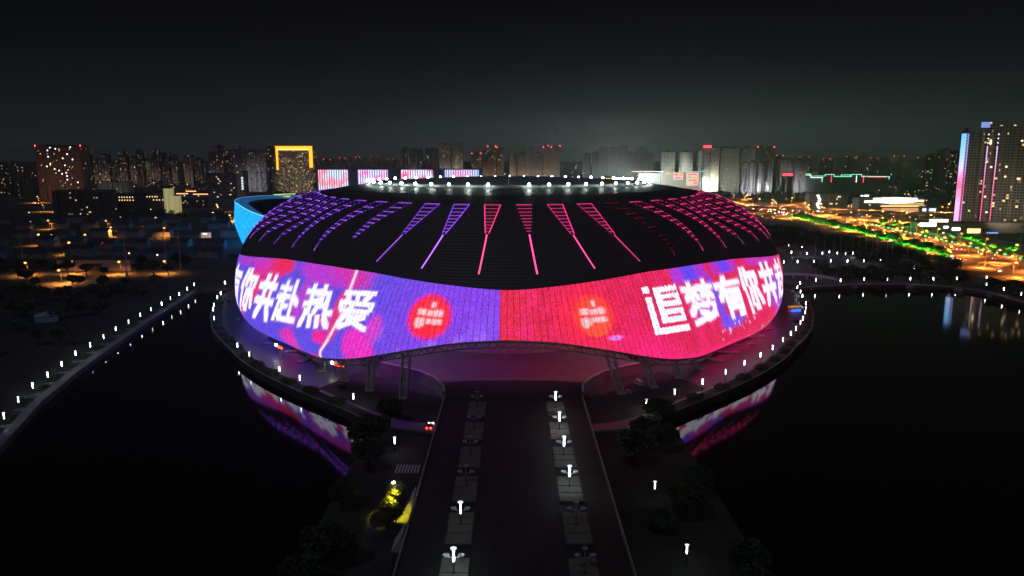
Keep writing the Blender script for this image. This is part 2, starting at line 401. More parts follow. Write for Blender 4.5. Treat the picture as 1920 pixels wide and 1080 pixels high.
QUADS = [
 ('zhui', [(24.8,35.4),(34.8,35.0),(33.8,17.6),(23.9,19.2)]), ('meng', [(35.6,34.8),(48.0,33.8),(46.0,15.8),(34.8,18.0)]), ('you', [(48.6,33.6),(61.3,33.0),(57.8,15.2),(47.9,16.4)]),
 ('ni', [(62.0,34.0),(69.0,34.2),(66.8,15.3),(59.0,15.4)]), ('gong', [(70.2,34.8),(75.2,35.2),(72.6,16.6),(67.5,16.2)]), ('fu', [(75.9,35.4),(81.0,35.6),(79.4,16.8),(73.4,16.4)]),
 ('ai', [(-33.4,33.8),(-23.4,34.6),(-22.9,20.3),(-32.2,18.6)]), ('re', [(-46.3,32.2),(-35.1,33.4),(-33.2,18.3),(-44.3,15.2)]), ('fu', [(-59.2,30.7),(-48.6,32.3),(-46.0,15.0),(-56.2,12.8)]),
 ('gong', [(-68.5,30.6),(-60.7,31.6),(-57.0,12.9),(-65.2,12.2)]), ('ni', [(-74.9,31.8),(-69.6,31.9),(-66.4,12.8),(-73.0,12.4)]), ('you', [(-81.5,32.8),(-75.6,32.4),(-73.8,12.6),(-81.0,12.6)]),
 # the far side runs the same words round
 ('zhui', [(100,34),(108,34),(110,17),(101,17)]), ('meng', [(110,34),(119,34),(121,17),(111,17)]), ('you', [(121,34),(130,34),(132,17),(122,17)]), ('ni', [(132,34),(141,34),(143,17),(133,17)]),
 ('ai', [(-108,34),(-100,34),(-101,17),(-110,17)]), ('re', [(-119,34),(-110,34),(-111,17),(-121,17)]), ('fu', [(-130,34),(-121,34),(-122,17),(-132,17)]), ('gong', [(-141,34),(-132,34),(-133,17),(-143,17)]),
]
def sstep(a, b_, x):
    q = np.clip((x-a)/(b_-a), 0, 1); return q*q*(3-2*q)
def noise2(x, y, seed):                       # smooth value noise for the moving clouds of colour
    r = np.random.RandomState(seed).rand(64, 64)
    xi = np.floor(x).astype(int); yi = np.floor(y).astype(int); fx = x-xi; fy = y-yi
    fx = fx*fx*(3-2*fx); fy = fy*fy*(3-2*fy)
    g = lambda i, j: r[(xi+i) % 64, (yi+j) % 64]
    return (g(0,0)*(1-fx)+g(1,0)*fx)*(1-fy)+(g(0,1)*(1-fx)+g(1,1)*fx)*fy
def screen_colours(D, Zv, V):
    """D azimuth in degrees, Zv height in metres, V 0..1 from the lower to the upper edge of the screen."""
    out = np.zeros(D.shape+(3,))
    def over(c, k): out[:] = out*(1-k[...,None])+lin(c)*k[...,None]
    left = D < -1.2
    # left half: blue violet, more purple and lighter towards the middle
    over((96,72,226), np.ones_like(D)); q = sstep(-28,-8,D); over((132,62,232), q*left)
    n = noise2(D*.55+20, V*3+5, 1); over((158,104,252), sstep(.45,.85,n)*.7*left*sstep(-34,-16,D)*sstep(.75,.1,V))
    def blob(c, d0, z0, rd_, rz_, soft=.3, k=1.0, cond=left, skew=0.0):
        e = np.sqrt(((D-d0-skew*(Zv-z0))/rd_)**2+((Zv-z0)/rz_)**2); over(c, k*sstep(1+soft, 1-soft, e)*cond)
    blob((222,38,140), -65.5, 33, 6.0, 9.0, .14, .95, skew=.40)
    blob((236,28,80), -61.5, 36, 5.2, 3.4, .4, .9); blob((214,40,180), -70, 35, 2.5, 3, .5, .8)
    blob((226,44,110), -68, 22, 1.6, 13, .3, .9, skew=.25); blob((226,50,130), -62.5, 24, 1.3, 3, .3, .9)
    blob((190,48,206), -41, 37.5, 12, 4.8, .25, .9); blob((222,44,170), -33, 39.5, 7, 2.6, .4, .75); blob((228,40,150), -30, 36, 4, 2.5, .5, .6)
    blob((190,60,200), -47, 24, 2.6, 10, .4, .8); blob((228,44,120), -32, 24, 2.2, 9, .35, .9)
    blob((226,44,180), -46.5, 8.5, 3.8, 4.6, .25, .95, skew=-.2); blob((240,30,150), -34.6, 14.6, 3.2, 2.4, .2, .95); blob((236,40,120), -37, 20, 2.2, 2.0, .4, .8)
    blob((236,44,196), -24.0, 14.5, 3.8, 6.4, .22, .95, skew=-.25); blob((240,34,160), -34.5, 5.0, 4.6, 2.2, .2, .95); blob((226,60,200), -21.8, 22, 1.6, 4.5, .4, .8)
    blob((196,46,190), -75, 36, 5, 3, .5, .6)
    blob((232,36,150), -115, 24, 9, 9, .2); blob((190,48,206), -150, 26, 9, 8, .2)
    # right half: crimson, hotter pink along the lower edge
    rt = ~left
    over((226,26,84), 1.0*rt); over((255,24,122), sstep(.55,.10,V)*sstep(12,24,D)*rt); over((232,34,66), sstep(9,1,D)*rt*.7)
    n = noise2(D*.9+3, V*5+9, 4); over((240,34,120), sstep(.5,.9,n)*.5*rt); over((190,14,70), sstep(.45,.1,n)*.35*rt)
    for d0, wd, c in ((37.2,2.8,(176,52,214)), (41.5,3.2,(104,66,240)), (46.0,2.3,(170,48,210)), (49.2,1.5,(226,26,90)), (52.8,2.4,(190,40,196)), (57.5,3.2,(112,62,238)), (61.8,2.0,(190,46,200))):
        over(c, sstep(wd+.6, wd-.6, np.abs(D-d0))*sstep(33.5,35,Zv)*rt)
    blob((120,70,236), 47.6, 24, 2.0, 11, .35, .9, rt); blob((104,80,246), 50.5, 15.2, 5.0, 2.6, .35, .9, rt); blob((112,72,240), 40.5, 29, 2.6, 2.4, .35, .85, rt); blob((176,60,214), 41, 22, 3.4, 3.4, .4, .8, rt); blob((196,52,206), 72, 36.5, 5, 2.2, .4, .8, rt)
    blob((150,80,236), 74, 20, 4.0, 10, .4, .85, rt); blob((196,46,190), 78, 9, 5, 4, .4, .6, rt)
    over((104,66,240), sstep(2,1,np.abs(D-118)/5)*rt); over((176,52,214), sstep(2,1,np.abs(D-150)/6)*rt)
    # emblem discs with soft white marks
    for d0, z0, c, halo in ((-12.2,28.1,(255,34,62),0), (13.4,28.3,(255,62,50),1)):
        x = (D-d0)/3.45; y = (Zv-z0)/6.7
        e = np.sqrt(x*x+y*y)
        if halo: over((255,30,70), .75*sstep(2.1,.8,np.sqrt(((D-d0+1.0)/3.55)**2+y*y)))
        else: over((240,20,150), .8*sstep(1.2,1.0,e))
        over(c, sstep(1.10,.84,e)); over((255,96,60), .55*sstep(.95,.2,np.sqrt((x-.1)**2+(y+.7)**2))*(e < 1.0)*halo); over((255,84,84), .5*sstep(.8,.2,np.sqrt((x-.1)**2+(y-.2)**2))*(e < 1))
        mk = np.zeros_like(D)
        for cx, cy, hx, hy in ((.12,.56,.10,.13),(-.40,.20,.20,.14),(.02,.16,.16,.12),(.40,.18,.22,.15),(-.40,-.28,.22,.18),(-.46,-.42,.12,.14),(.02,-.22,.14,.11),(.38,-.22,.24,.12)):
            mk = np.maximum(mk, sstep(1.55,.55,np.sqrt((np.abs(x-cx)/hx)**4+(np.abs(y-cy)/hy)**4)**.5))
        over((255,204,214), mk*.90)
    blob((236,130,252), 16.2, 20.6, 1.2, .8, .4, .9, rt)
    # white streak across the left half
    dl = np.interp(Zv, [5,14,24,41], [-34.5,-32.2,-30.8,-31.6]); over((255,176,206), sstep(.75,.25,np.abs(D-dl))*left*(D > -40)); over((255,226,236), sstep(.4,.12,np.abs(D-dl))*left*(D > -40))
    # words
    for g, qd in QUADS:
        (d0,w0),(d1,w1),(d2,w2),(d3,w3) = qd
        sel = (D > min(d0,d3)-2) & (D < max(d1,d2)+2) & (Zv > min(w2,w3)-3) & (Zv < max(w0,w1)+3)
        ix = np.nonzero(sel)
        if not len(ix[0]): continue
        d = D[ix]; w = Zv[ix]; u = np.full(d.shape,.5); v = np.full(d.shape,.5)
        for _ in range(12):                    # invert the bilinear quad
            P = (1-u)*(1-v)*d0+u*(1-v)*d1+u*v*d2+(1-u)*v*d3-d; Q_ = (1-u)*(1-v)*w0+u*(1-v)*w1+u*v*w2+(1-u)*v*w3-w
            Pu = (1-v)*(d1-d0)+v*(d2-d3); Pv = (1-u)*(d3-d0)+u*(d2-d1); Qu = (1-v)*(w1-w0)+v*(w2-w3); Qv = (1-u)*(w3-w0)+u*(w2-w1)
            det = Pu*Qv-Pv*Qu; det = np.where(np.abs(det) < 1e-9, 1e-9, det)
            u = np.clip(u-(P*Qv-Pv*Q_)/det, -1, 2); v = np.clip(v-(Pu*Q_-P*Qu)/det, -1, 2)
        if g != 'zhui': u = -.065+u*1.13; v = -.065+v*1.13
        best = np.full(d.shape, 9.0)
        if g == 'zhui':                        # built from filled blocks with slits
            best[:] = .2
            for x0,y0,x1,y1 in ((.0,.0,.17,.14),(.02,.22,.17,1.0),(.02,.87,1,1),(.27,.04,.97,.79)): best[(u > x0) & (u < x1) & (v > y0) & (v < y1)] = 0
            for x0,y0,x1,y1 in ((.44,.15,.95,.20),(.46,.29,.84,.345),(.42,.46,1,.51),(.46,.62,.86,.675)): best[(u > x0) & (u < x1) & (v > y0) & (v < y1)] = .2
        for x0,y0,x1,y1 in (GLYPH[g] if g != 'zhui' else []):
            ax, ay = x1-x0, y1-y0; k = np.clip(((u-x0)*ax+(v-y0)*ay)/(ax*ax+ay*ay+1e-9),0,1)
            best = np.minimum(best, np.maximum(np.abs(u-x0-k*ax), np.abs(v-y0-k*ay)))
        th_ = {'ai': .062, 'meng': .068, 'fu': .072, 're': .076, 'you': .080, 'ni': .084, 'gong': .098}.get(g, .07)
        glow_ = out[ix]; kk = sstep(th_+.06, th_, best)[:,None]*.25; glow_ = glow_*(1-kk)+lin((250,200,250))*kk
        kk = sstep(th_+.012, th_-.008, best)[:,None]; out[ix] = glow_*(1-kk)+lin((236,234,255))*1.2*kk
    # falling sparks at lower right
    rs = np.random.RandomState(5)
    for i in range(46):
        d0 = 44+rs.rand()*36; z0 = 15-rs.rand()*10; sz = .2+.45*rs.rand()**3
        over((255,190,220), .8*sstep(1.2,.5,np.sqrt(((D-d0)/sz)**2+((Zv-z0)/(sz*2))**2)))
    return out*.975+.012

# ------------------------------------------------------------------ the stadium
stad = thing('stadium', 'huge rounded stadium with black roof and glowing pink and violet screen wall', 'stadium', (0,0,0))
DEG = np.concatenate([np.arange(-180,-96,.6), np.arange(-96,96,.16), np.arange(96,180,.6)])
NV = 112
vv = np.linspace(0,1,NV)
DD, VV = np.meshgrid(DEG, vv, indexing='ij')
WB, WTp = w_bot(DEG), w_top(DEG)
WW = WB[:,None]+(WTp-WB)[:,None]*VV
X, Y, Z = shell(np.radians(DD), WW)
nD = len(DEG)
me = bpy.data.meshes.new('led_screen')
co = np.stack([X,Y,Z],-1).reshape(-1,3)
i0 = np.arange(nD)[:,None]*NV+np.arange(NV-1)[None,:]; i1 = ((np.arange(nD)+1) % nD)[:,None]*NV+np.arange(NV-1)[None,:]
quads = np.stack([i0,i1,i1+1,i0+1],-1).reshape(-1,4)
def fast_mesh(me, co, quads):
    me.vertices.add(len(co)); me.vertices.foreach_set('co', co.astype(np.float32).ravel())
    me.loops.add(quads.size); me.loops.foreach_set('vertex_index', quads.astype(np.int32).ravel())
    me.polygons.add(len(quads)); me.polygons.foreach_set('loop_start', np.arange(0,quads.size,4,dtype=np.int32))
    me.polygons.foreach_set('use_smooth', np.ones(len(quads),bool)); me.update(calc_edges=True)
fast_mesh(me, co, quads)
rgb = screen_colours(DD, Z, VV).reshape(-1,3)
at = me.color_attributes.new('picture', 'FLOAT_COLOR', 'POINT')
at.data.foreach_set('color', np.concatenate([rgb, np.ones((len(rgb),1))],1).astype(np.float32).ravel())
# arc length and height for the panel joints
uvl = me.uv_layers.new(name='panel')
arc = np.radians(DD)*145.0; hgt = Z*1.05+ (WW < 0)*0
uvv = np.stack([arc, hgt],-1).reshape(-1,2); uvl.data.foreach_set('uv', uvv[quads.ravel()].astype(np.float32).ravel())
lm = bpy.data.materials.new('led_screen'); lm.use_nodes = True; t = lm.node_tree; b = t.nodes['Principled BSDF']; L = t.links.new
b.inputs['Base Color'].default_value = (.015,.015,.018,1); b.inputs['Roughness'].default_value = .4
ca = N(t, 'ShaderNodeVertexColor', layer_name='picture'); L(ca.outputs[0], b.inputs['Emission Color'])
uv = N(t, 'ShaderNodeUVMap', uv_map='panel'); s = N(t, 'ShaderNodeSeparateXYZ'); L(uv.outputs[0], s.inputs[0])
def seam(x, pitch, width):
    f = math_node(t, 'FRACT', math_node(t, 'DIVIDE', math_node(t, 'ADD', x, 1000.0), pitch)); return math_node(t, 'LESS_THAN', f, width/pitch)
wn0 = N(t, 'ShaderNodeTexWhiteNoise', noise_dimensions='2D')
cv = N(t, 'ShaderNodeCombineXYZ'); L(math_node(t, 'FLOOR', math_node(t, 'DIVIDE', s.outputs['X'], .36)), cv.inputs[0]); L(math_node(t, 'FLOOR', math_node(t, 'DIVIDE', s.outputs['Y'], .36)), cv.inputs[1])
L(cv.outputs[0], wn0.inputs['Vector'])
wn1 = N(t, 'ShaderNodeTexWhiteNoise', noise_dimensions='2D')       # each module shines a little differently
cv1 = N(t, 'ShaderNodeCombineXYZ'); L(math_node(t, 'FLOOR', math_node(t, 'DIVIDE', math_node(t, 'ADD', s.outputs['X'], 1000.0), 2.45)), cv1.inputs[0]); L(math_node(t, 'FLOOR', math_node(t, 'DIVIDE', math_node(t, 'ADD', s.outputs['Y'], 1000.0), 1.9)), cv1.inputs[1])
L(cv1.outputs[0], wn1.inputs['Vector'])
vs = seam(s.outputs['X'], 2.45, .30); hs = seam(s.outputs['Y'], 1.9, .16)
k = math_node(t, 'SUBTRACT', 1.0, math_node(t, 'MAXIMUM', math_node(t, 'MULTIPLY', vs, .50), math_node(t, 'MULTIPLY', hs, .08)))
k = math_node(t, 'MULTIPLY', k, math_node(t, 'ADD', math_node(t, 'MULTIPLY', wn0.outputs['Value'], .62), .70))
k = math_node(t, 'MULTIPLY', k, math_node(t, 'ADD', math_node(t, 'MULTIPLY', wn1.outputs['Value'], .12), .94))
L(math_node(t, 'MULTIPLY', k, 1.12), b.inputs['Emission Strength'])
me.materials.append(lm)
led = bpy.data.objects.new('led_screen', me); COL.objects.link(led); led.parent = stad
led['label'] = 'wrap-round screen wall, violet on its left and crimson on its right'

# roof shell above the screen
DR = np.arange(-180,180,1.0); NR = 40
me = bpy.data.meshes.new('roof_shell'); d2, v2 = np.meshgrid(DR, np.linspace(0,1,NR), indexing='ij')
w2 = w_top(DR)[:,None]+(1-w_top(DR))[:,None]*v2
X, Y, Z = shell(np.radians(d2), w2); nD = len(DR)
i0 = np.arange(nD)[:,None]*NR+np.arange(NR-1)[None,:]; i1 = ((np.arange(nD)+1) % nD)[:,None]*NR+np.arange(NR-1)[None,:]
fast_mesh(me, np.stack([X,Y,Z],-1).reshape(-1,3), np.stack([i0,i1,i1+1,i0+1],-1).reshape(-1,4))
rm = bpy.data.materials.new('roof_sheet'); rm.use_nodes = True; t = rm.node_tree; b = t.nodes['Principled BSDF']
b.inputs['Base Color'].default_value = (.12,.115,.12,1); b.inputs['Roughness'].default_value = .5; b.inputs['Specular IOR Level'].default_value = .5
c = N(t, 'ShaderNodeTexCoord'); s = N(t, 'ShaderNodeSeparateXYZ'); t.links.new(c.outputs['Object'], s.inputs[0])
wv = math_node(t, 'SINE', math_node(t, 'MULTIPLY', s.outputs['Z'], 6.0))
bp = N(t, 'ShaderNodeBump'); bp.inputs['Strength'].default_value = .25; bp.inputs['Distance'].default_value = .2
t.links.new(wv, bp.inputs['Height']); t.links.new(bp.outputs[0], b.inputs['Normal'])
me.materials.append(rm); o = bpy.data.objects.new('roof_shell', me); COL.objects.link(o); o.parent = stad
# flat dark ring round the roof opening, kerb and membrane
ZR = 72.6
rdk = MB(); A = []; B_ = []; C_ = []
for a in DR:
    r_ = math.radians(a); A.append((XC+RD*math.sin(r_), YC-RD*math.cos(r_), float(zdisc(r_)))); B_.append((XC+86*math.sin(r_), YC-86*math.cos(r_), float(zdisc(r_))*.45+ZR*.55)); C_.append((XC+72*math.sin(r_), YC-72*math.cos(r_), ZR))
rdk.strip(A, B_, closed=True); rdk.strip(B_, C_, closed=True)
rdk.build('roof_ring', mat('roof_ring', (.09,.10,.10), .55, vary=.1, scale=.05), stad, smooth=True)
kr = MB(); kr.lathe([(71.4,-.5),(71.4,1.0),(70.6,1.0),(70.6,-1.2)], 120, (XC,YC,ZR)); kr.build('roof_kerb', mat('roof_kerb', (.30,.33,.31), .6), stad)
mb = MB(); mb.lathe([(70.7,-1.0),(66,-.2),(64,-.2),(63.5,.9),(50,2.0),(30,2.8),(.01,3.2)], 96, (XC,YC,ZR)); mb.build('roof_membrane', mat('roof_membrane', (.40,.46,.43), .6, vary=.12, scale=.1), stad, smooth=False)
ms = MB(); ms.cyl((XC,YC-70,ZR),(XC,YC-70,ZR+4.2),.22,.12,6); ms.build('mast', steel, stad)
floodm = uneven(glowmat('roof_flood', (.86,1.0,.95), 36.0), .35, 1.4)
f0 = None
for i in range(52):
    a = math.radians((i+.5)*360/52) if False else math.radians(i*360/52)
    if i == 0: continue
    p = (XC+74*math.sin(a), YC-74*math.cos(a), ZR)
    if f0 is None:
        st = MB(); st.cyl((0,0,-.4),(0,0,.9),.14,.14,6); f0 = st.build('roof_floodlight', darkmetal, stad, p)
        hd = MB(); hd.ball((0,0,1.4),.68,.68,8,6); hd.build('lamp_head', floodm, f0)
    else: copy_tree(f0, loc=p)
# light ladders on the roof: rungs, rails and a tail, by azimuth
def seg_on_shell(m, d0, z0, d1, z1, wid, mi=0, n=1, gap=0.0):
    for k in range(n):
        q0 = (k+gap/2)/n; q1 = (k+1-gap/2)/n
        m.bar(SZ(d0+(d1-d0)*q0, z0+(z1-z0)*q0, .05), SZ(d0+(d1-d0)*q1, z0+(z1-z0)*q1, .05), wid, .03, mi)
def seg_curve(m, d, sgn, top, tip, h0, h1, path, wid, n, gap):
    for k in range(n):
        e = []
        for q in ((k+gap/2)/n, (k+1-gap/2)/n):
            z = top+(tip-top)*q; e.append(SZ(path(z)+sgn*(h0+(h1-h0)*q), z, .05))
        m.bar(e[0], e[1], wid, .03, 0)
VIO = glowmat('roof_strip_violet', (.22,.045,.95), 2.2); VIOB = glowmat('roof_strip_lilac', (.42,.12,1.0), 2.6)
PNK = glowmat('roof_strip_pink', (.95,.03,.22), 1.5); PNKB = glowmat('roof_strip_rose', (1.0,.09,.24), 1.7)
MAG = glowmat('roof_strip_magenta', (.85,.02,.22), 1.8); MAGB = glowmat('roof_strip_hot_pink', (1.0,.06,.28), 2.3)
REDD = glowmat('roof_strip_dim_red', (.40,.008,.02), .9); WHT = glowmat('roof_strip_white', (.7,.6,.55), .9)
for i in range(-24, 24):
    d = -3.75+7.5*i; ad = abs(d); af = min(ad, 180-ad)
    top = float(zdisc(math.radians(d)))-.15; tip = float(np.interp(af, [0,12,20,30,90], [56.4,55.6,55,51.5,50])); end = float(np.interp(af, [0,12,20,34,41,60,90], [41.8,43.5,44.6,44.8,44.0,45,47]))
    amp = math.copysign(float(np.interp(af, [0,4,11,19,26,34,41,49,56,64,71,79,90], [0,1.3,4.5,8.6,12.2,17.5,22.5,22,19.5,16,12.3,8,2])), d if ad < 90 else -d)
    DZ_ = (lambda z: d+amp*(top-z)/22.5) if af < 22 else (lambda z: d+amp*(1-max(0,1-(top-z)/21.8)**2))
    if af > 22: tip = end+3.5
    tailkind = 2 if af < 22 else 1
    if i == -3: tailkind = 0; tip = 51.5
    lo, hi = (VIO, VIOB) if d < -5 else ((PNK, PNKB) if d == -3.75 else (MAG, MAGB))
    dim = abs(d-26.25) < 1
    if dim: lo = hi = REDD
    hw0 = 1.9; hw1 = .35
    m_ = MB(); nr = 9 if af < 22 else 10
    for k in range(nr):
        q = k/(nr-.2); z_ = top+(tip-top)*q**.9; h_ = hw0+(hw1-hw0)*q; c_ = DZ_(z_)
        if dim and k in (4,6): continue
        seg_on_shell(m_, c_-h_, z_, c_+h_, z_, .62 if k == 0 else (.45 if af < 22 else .70), 1)
        if af > 22: m_.bar(SZ(c_-h_*1.1, z_-.75, .1), SZ(c_+h_*1.1, z_-.75, .1), .10, .50, 2)  # added dark lip below each rung, hides its glow from low angles
        if k == 0: seg_on_shell(m_, c_-h_, z_-.3, c_+h_, z_-.3, .3, 0, 7, .4)
    solid = 2 if d == -3.75 else (1 if af < 20 else 0)
    rails = () if (d == 3.75 or dim) else (-1, 1)
    if af > 22:                                # the upper end of each side rail shows beside every rung
        for k in range(1, nr-1):
            q = k/(nr-.2); z_ = top+(tip-top)*q**.9; h_ = hw0+(hw1-hw0)*q; z2 = z_-(top-tip)/nr*.35
            sg = -1 if d < 0 else 1
            seg_on_shell(m_, DZ_(z_)-sg*h_, z_, DZ_(z2)-sg*h_*.95, z2, .32, 1)
    for sgn in rails:
        inner = (sgn > 0) == (d < 0)
        a = (DZ_(top)+sgn*hw0, top, DZ_(tip)+sgn*hw1, tip)
        if solid == 2: seg_on_shell(m_, *a, .42, 0, 3)
        elif solid == 1 and inner != (d > 0): seg_on_shell(m_, *a, .40, 0, 3)
        else: seg_curve(m_, d, sgn, top, tip, hw0, hw1, DZ_, .34 if af < 22 else .27, 26, .5)
    for sgn in (-1, 1):                        # dark carrier rails join the rungs into one frame
        seg_on_shell(m_, DZ_(top)+sgn*hw0, top, DZ_((top+tip)/2)+sgn*(hw0+hw1)/2, (top+tip)/2, .12, 2, 1); seg_on_shell(m_, DZ_((top+tip)/2)+sgn*(hw0+hw1)/2, (top+tip)/2, DZ_(tip)+sgn*hw1, tip, .12, 2, 1)
    ro = m_.build('roof_light_lattice', [lo, hi, darkmetal], stad)
    if tailkind:
        tl = MB(); a = (DZ_(tip), tip-.3, DZ_(end), end)
        if tailkind == 2: seg_curve(tl, d, 0, tip-.3, end, 0, 0, DZ_, .62, 6, .0)
        else: seg_curve(tl, d, 0, tip, end, 0, 0, DZ_, .42, 14 if not dim else 4, .45)
        tl.build('light_tail', WHT if abs(d-48.75) < 1 else hi, ro)
# truss beam along the lower edge of the screen
rbm = MB(); prev = None
for j, a in enumerate(np.arange(-62, 62.01, 1.0)):
    w_ = float(w_bot(a)); x, y, z = SH(a, w_)
    k = math.radians(a); inx, iny = -math.sin(k), math.cos(k)
    p0 = Vector((x,y,z-.35)); p1 = Vector((x+inx*.6, y+iny*.6, z-2.5)); p2 = Vector((x+inx*3.2, y+iny*3.2, z-1.0))
    if z < 6.5: p1.z = max(p1.z, 3.0)
    if prev:
        rbm.bar(prev[0],p0,.85); rbm.bar(prev[1],p1,.55); rbm.bar(prev[2],p2,.5)
        rbm.bar(prev[0] if j % 2 else prev[1], p1 if j % 2 else p0, .28); rbm.bar(p1,p2,.22)
    prev = (p0,p1,p2)
rbm.build('ring_beam', steel, stad)
# lattice legs
FEET = [(39,260,14.6),(52,267.5,20.2),(64,279.5,26.6),(75,291,32),(86,304,38),(97,318,45),(108,333,53),(118,348,61),(126,364,69),(-38,254.5,-14.6),(-51.5,263.5,-20.4),(-63,275.5,-26.5),(-75,289,-32),(-87,303,-39),(-99,319,-46.5),(-111,334,-55)]
for fx, fy, ta in FEET:
    w_ = float(w_bot(ta)); tx, ty, tz = SH(ta, w_)
    m_ = MB(); F = Vector((fx,fy,PZ-.3)); T = Vector((tx,ty+.6,tz-.6))
    side = Vector((math.cos(math.radians(ta)), math.sin(math.radians(ta)), 0)); inn = Vector((-math.sin(math.radians(ta)), math.cos(math.radians(ta)), 0))
    hgt_ = tz-PZ; wd = .55+min(1.0, hgt_/16.0)*.95
    cor = [(-1,-.5),(1,-.5),(1,.5),(-1,.5)]
    B0 = [F+side*(u*wd*.85)+inn*(v*wd) for u,v in cor]; T0 = [T+side*(u*wd)+inn*(v*wd*1.3) for u,v in cor]
    for p_, q_ in zip(B0,T0): m_.bar(p_,q_,.42)
    nb = max(2, int(hgt_/2.2))
    for e in range(4):
        for k in range(nb):
            a_, b__ = e, (e+1) % 4
            P = B0[a_].lerp(T0[a_], k/nb); Q_ = B0[b__].lerp(T0[b__], (k+1)/nb)
            if k % 2: P = B0[b__].lerp(T0[b__], k/nb); Q_ = B0[a_].lerp(T0[a_], (k+1)/nb)
            m_.bar(P,Q_,.22)
    m_.box(fx-1.5,fx+1.5,fy-1.3,fy+1.3,PZ-.2,PZ+.35)
    m_.build('support_column', steel, stad)
# inner walls
iw = MB(); P0 = []; P1 = []
for a in np.arange(-180,180,3.0):
    r_ = .66*float(planR(math.radians(a))); k = math.radians(a); P0.append((XC+r_*math.sin(k), YC-r_*math.cos(k), DZ-.2)); P1.append((XC+r_*1.04*math.sin(k), YC-r_*1.04*math.cos(k), 34.0))
iw.strip(P0,P1,closed=True); iw.build('inner_wall', mat('inner_wall', (.42,.40,.41), .7, vary=.2), stad)
gw = MB(); P0 = []; P1 = []
for a in np.arange(26,335,3.0):
    r_ = .885*float(planR(math.radians(a))); k = math.radians(a); P0.append((XC+r_*math.sin(k), YC-r_*math.cos(k), PZ-.1)); P1.append((XC+r_*math.sin(k), YC-r_*math.cos(k), 7.5))
gw.strip(P0,P1); gw.strip(P1,[(XC+(x-XC)*.9, YC+(y-YC)*.9, 7.5) for x,y,z in P1]); gw.build('podium_wall', mat('podium_wall', (.12,.115,.12), .7, vary=.15, scale=.2), stad)
# ------------------------------------------------------------------ lamps round the lake
def make_lamp(label, group, name='path_lamp'):
    o = thing(name, label, 'street lamp', (0,0,0), 0, group)
    m_ = MB(); m_.cyl((0,0,-.1),(0,0,2.5),.10,.08,8); m_.lathe([(.28,-.1),(.28,.15),(.12,.35)],8); m_.build('pole', darkmetal, o)
    m_ = MB(); m_.cyl((0,0,2.6),(0,0,4.3),.125,.125,10); m_.build('lamp_tube', whitelamp, o)
    m_ = MB(); m_.lathe([(.10,4.3),(.46,4.46),(.46,4.54),(.02,4.62)],10); m_.build('lamp_cap', mat('lamp_cap', (.5,.5,.5), .5, emit=(.86,.95,1.0), strength=1.0), o)
    return o
def PT(px, py, z, base):
    x, y = G(px,py,z); return (x,y,base)
lampL = [(7,779),(34,749),(61,722),(89,702),(115.5,682),(141.5,662),(169,646),(194,631),(217,616),(241,603),(263,590),(283,579.5),(303,569),(319.5,559),(336,551),(351,541),(364,533)]
grp = 'tube lamps along the left lake path'
p0 = make_lamp('', grp)
copies(p0, [dict(loc=PT(x,y,GZ+3.6,GZ), label=f'white tube lamp on the straight left lake path, {nth(i)} from the near end', group=grp) for i,(x,y) in enumerate(lampL)])
RINGL = [(422,530),(414,550),(407.5,557.5),(401,572),(399.5,580),(401.5,597),(445,647.5),(467.5,664.5),(524,692.5),(562,709),(662.5,744)]
RINGR = [(1212,755),(1265,735.5),(1317.5,716),(1360.5,698),(1396,681),(1426,666),(1449,652),(1468,637.5),(1483,625.5),(1492.5,616),(1501,605),(1505.5,597),(1509.5,586),(1511,577.5),(1511,569),(1504.5,555),(1501,547),(1495,539),(1500,531)]
grp = 'tube lamps round the stadium promenade'
copies(copy_tree(p0, label='x'), [dict(loc=PT(x,y,PZ+3.4,PZ), label=f'white tube lamp on the promenade left of the stadium, {nth(i)} from the entrance deck', group=grp) for i,(x,y) in enumerate(RINGL[::-1])])
copies(copy_tree(p0, label='x'), [dict(loc=PT(x,y,PZ+3.4,PZ), label=f'white tube lamp on the promenade right of the stadium, {nth(i)} from the entrance deck', group=grp) for i,(x,y) in enumerate(RINGR)])
RSH = [(1530,524.5),(1576,525.5),(1620.5,523),(1664,524),(1707,522.5),(1750,522.5),(1794,522),(1850,532.5),(1882,542),(1915,551)]
grp = 'tube lamps on the far quay of the right lake'
copies(copy_tree(p0, label='x'), [dict(loc=PT(x,y,GZ+3.5,GZ), label=f'white tube lamp on the far quay of the right lake, {nth(i)} from the stadium', group=grp) for i,(x,y) in enumerate(RSH)])
PLZ = [(1513,475),(1542,474.5),(1570,474.5),(1585.5,475.5),(1599.5,474.5),(1627,479.5),(1484,473),(1555,472)]
PLZ2 = [(1469.5,491),(1495.5,490.5),(1526,490),(1557.5,489),(1589,489),(1619.5,489),(1651,488),(1680,494),(1715,501)]
PLZ3 = [(1479,460),(1504,464),(1590,459),(1850,520)]
for nm, lst, ds in (('rear plaza row', sorted(PLZ), 'in the back row of the park plaza'), ('plaza row', PLZ2, 'in the front row of the park plaza'), ('park', PLZ3, 'among dark park trees right of stadium')):
    grp = 'tube lamps ' + ds
    copies(copy_tree(p0, label='x'), [dict(loc=PT(x,y,GZ+3.5,GZ), label=f'white tube lamp {ds}, {nth(i)} from the stadium side', group=grp) for i,(x,y) in enumerate(lst)])

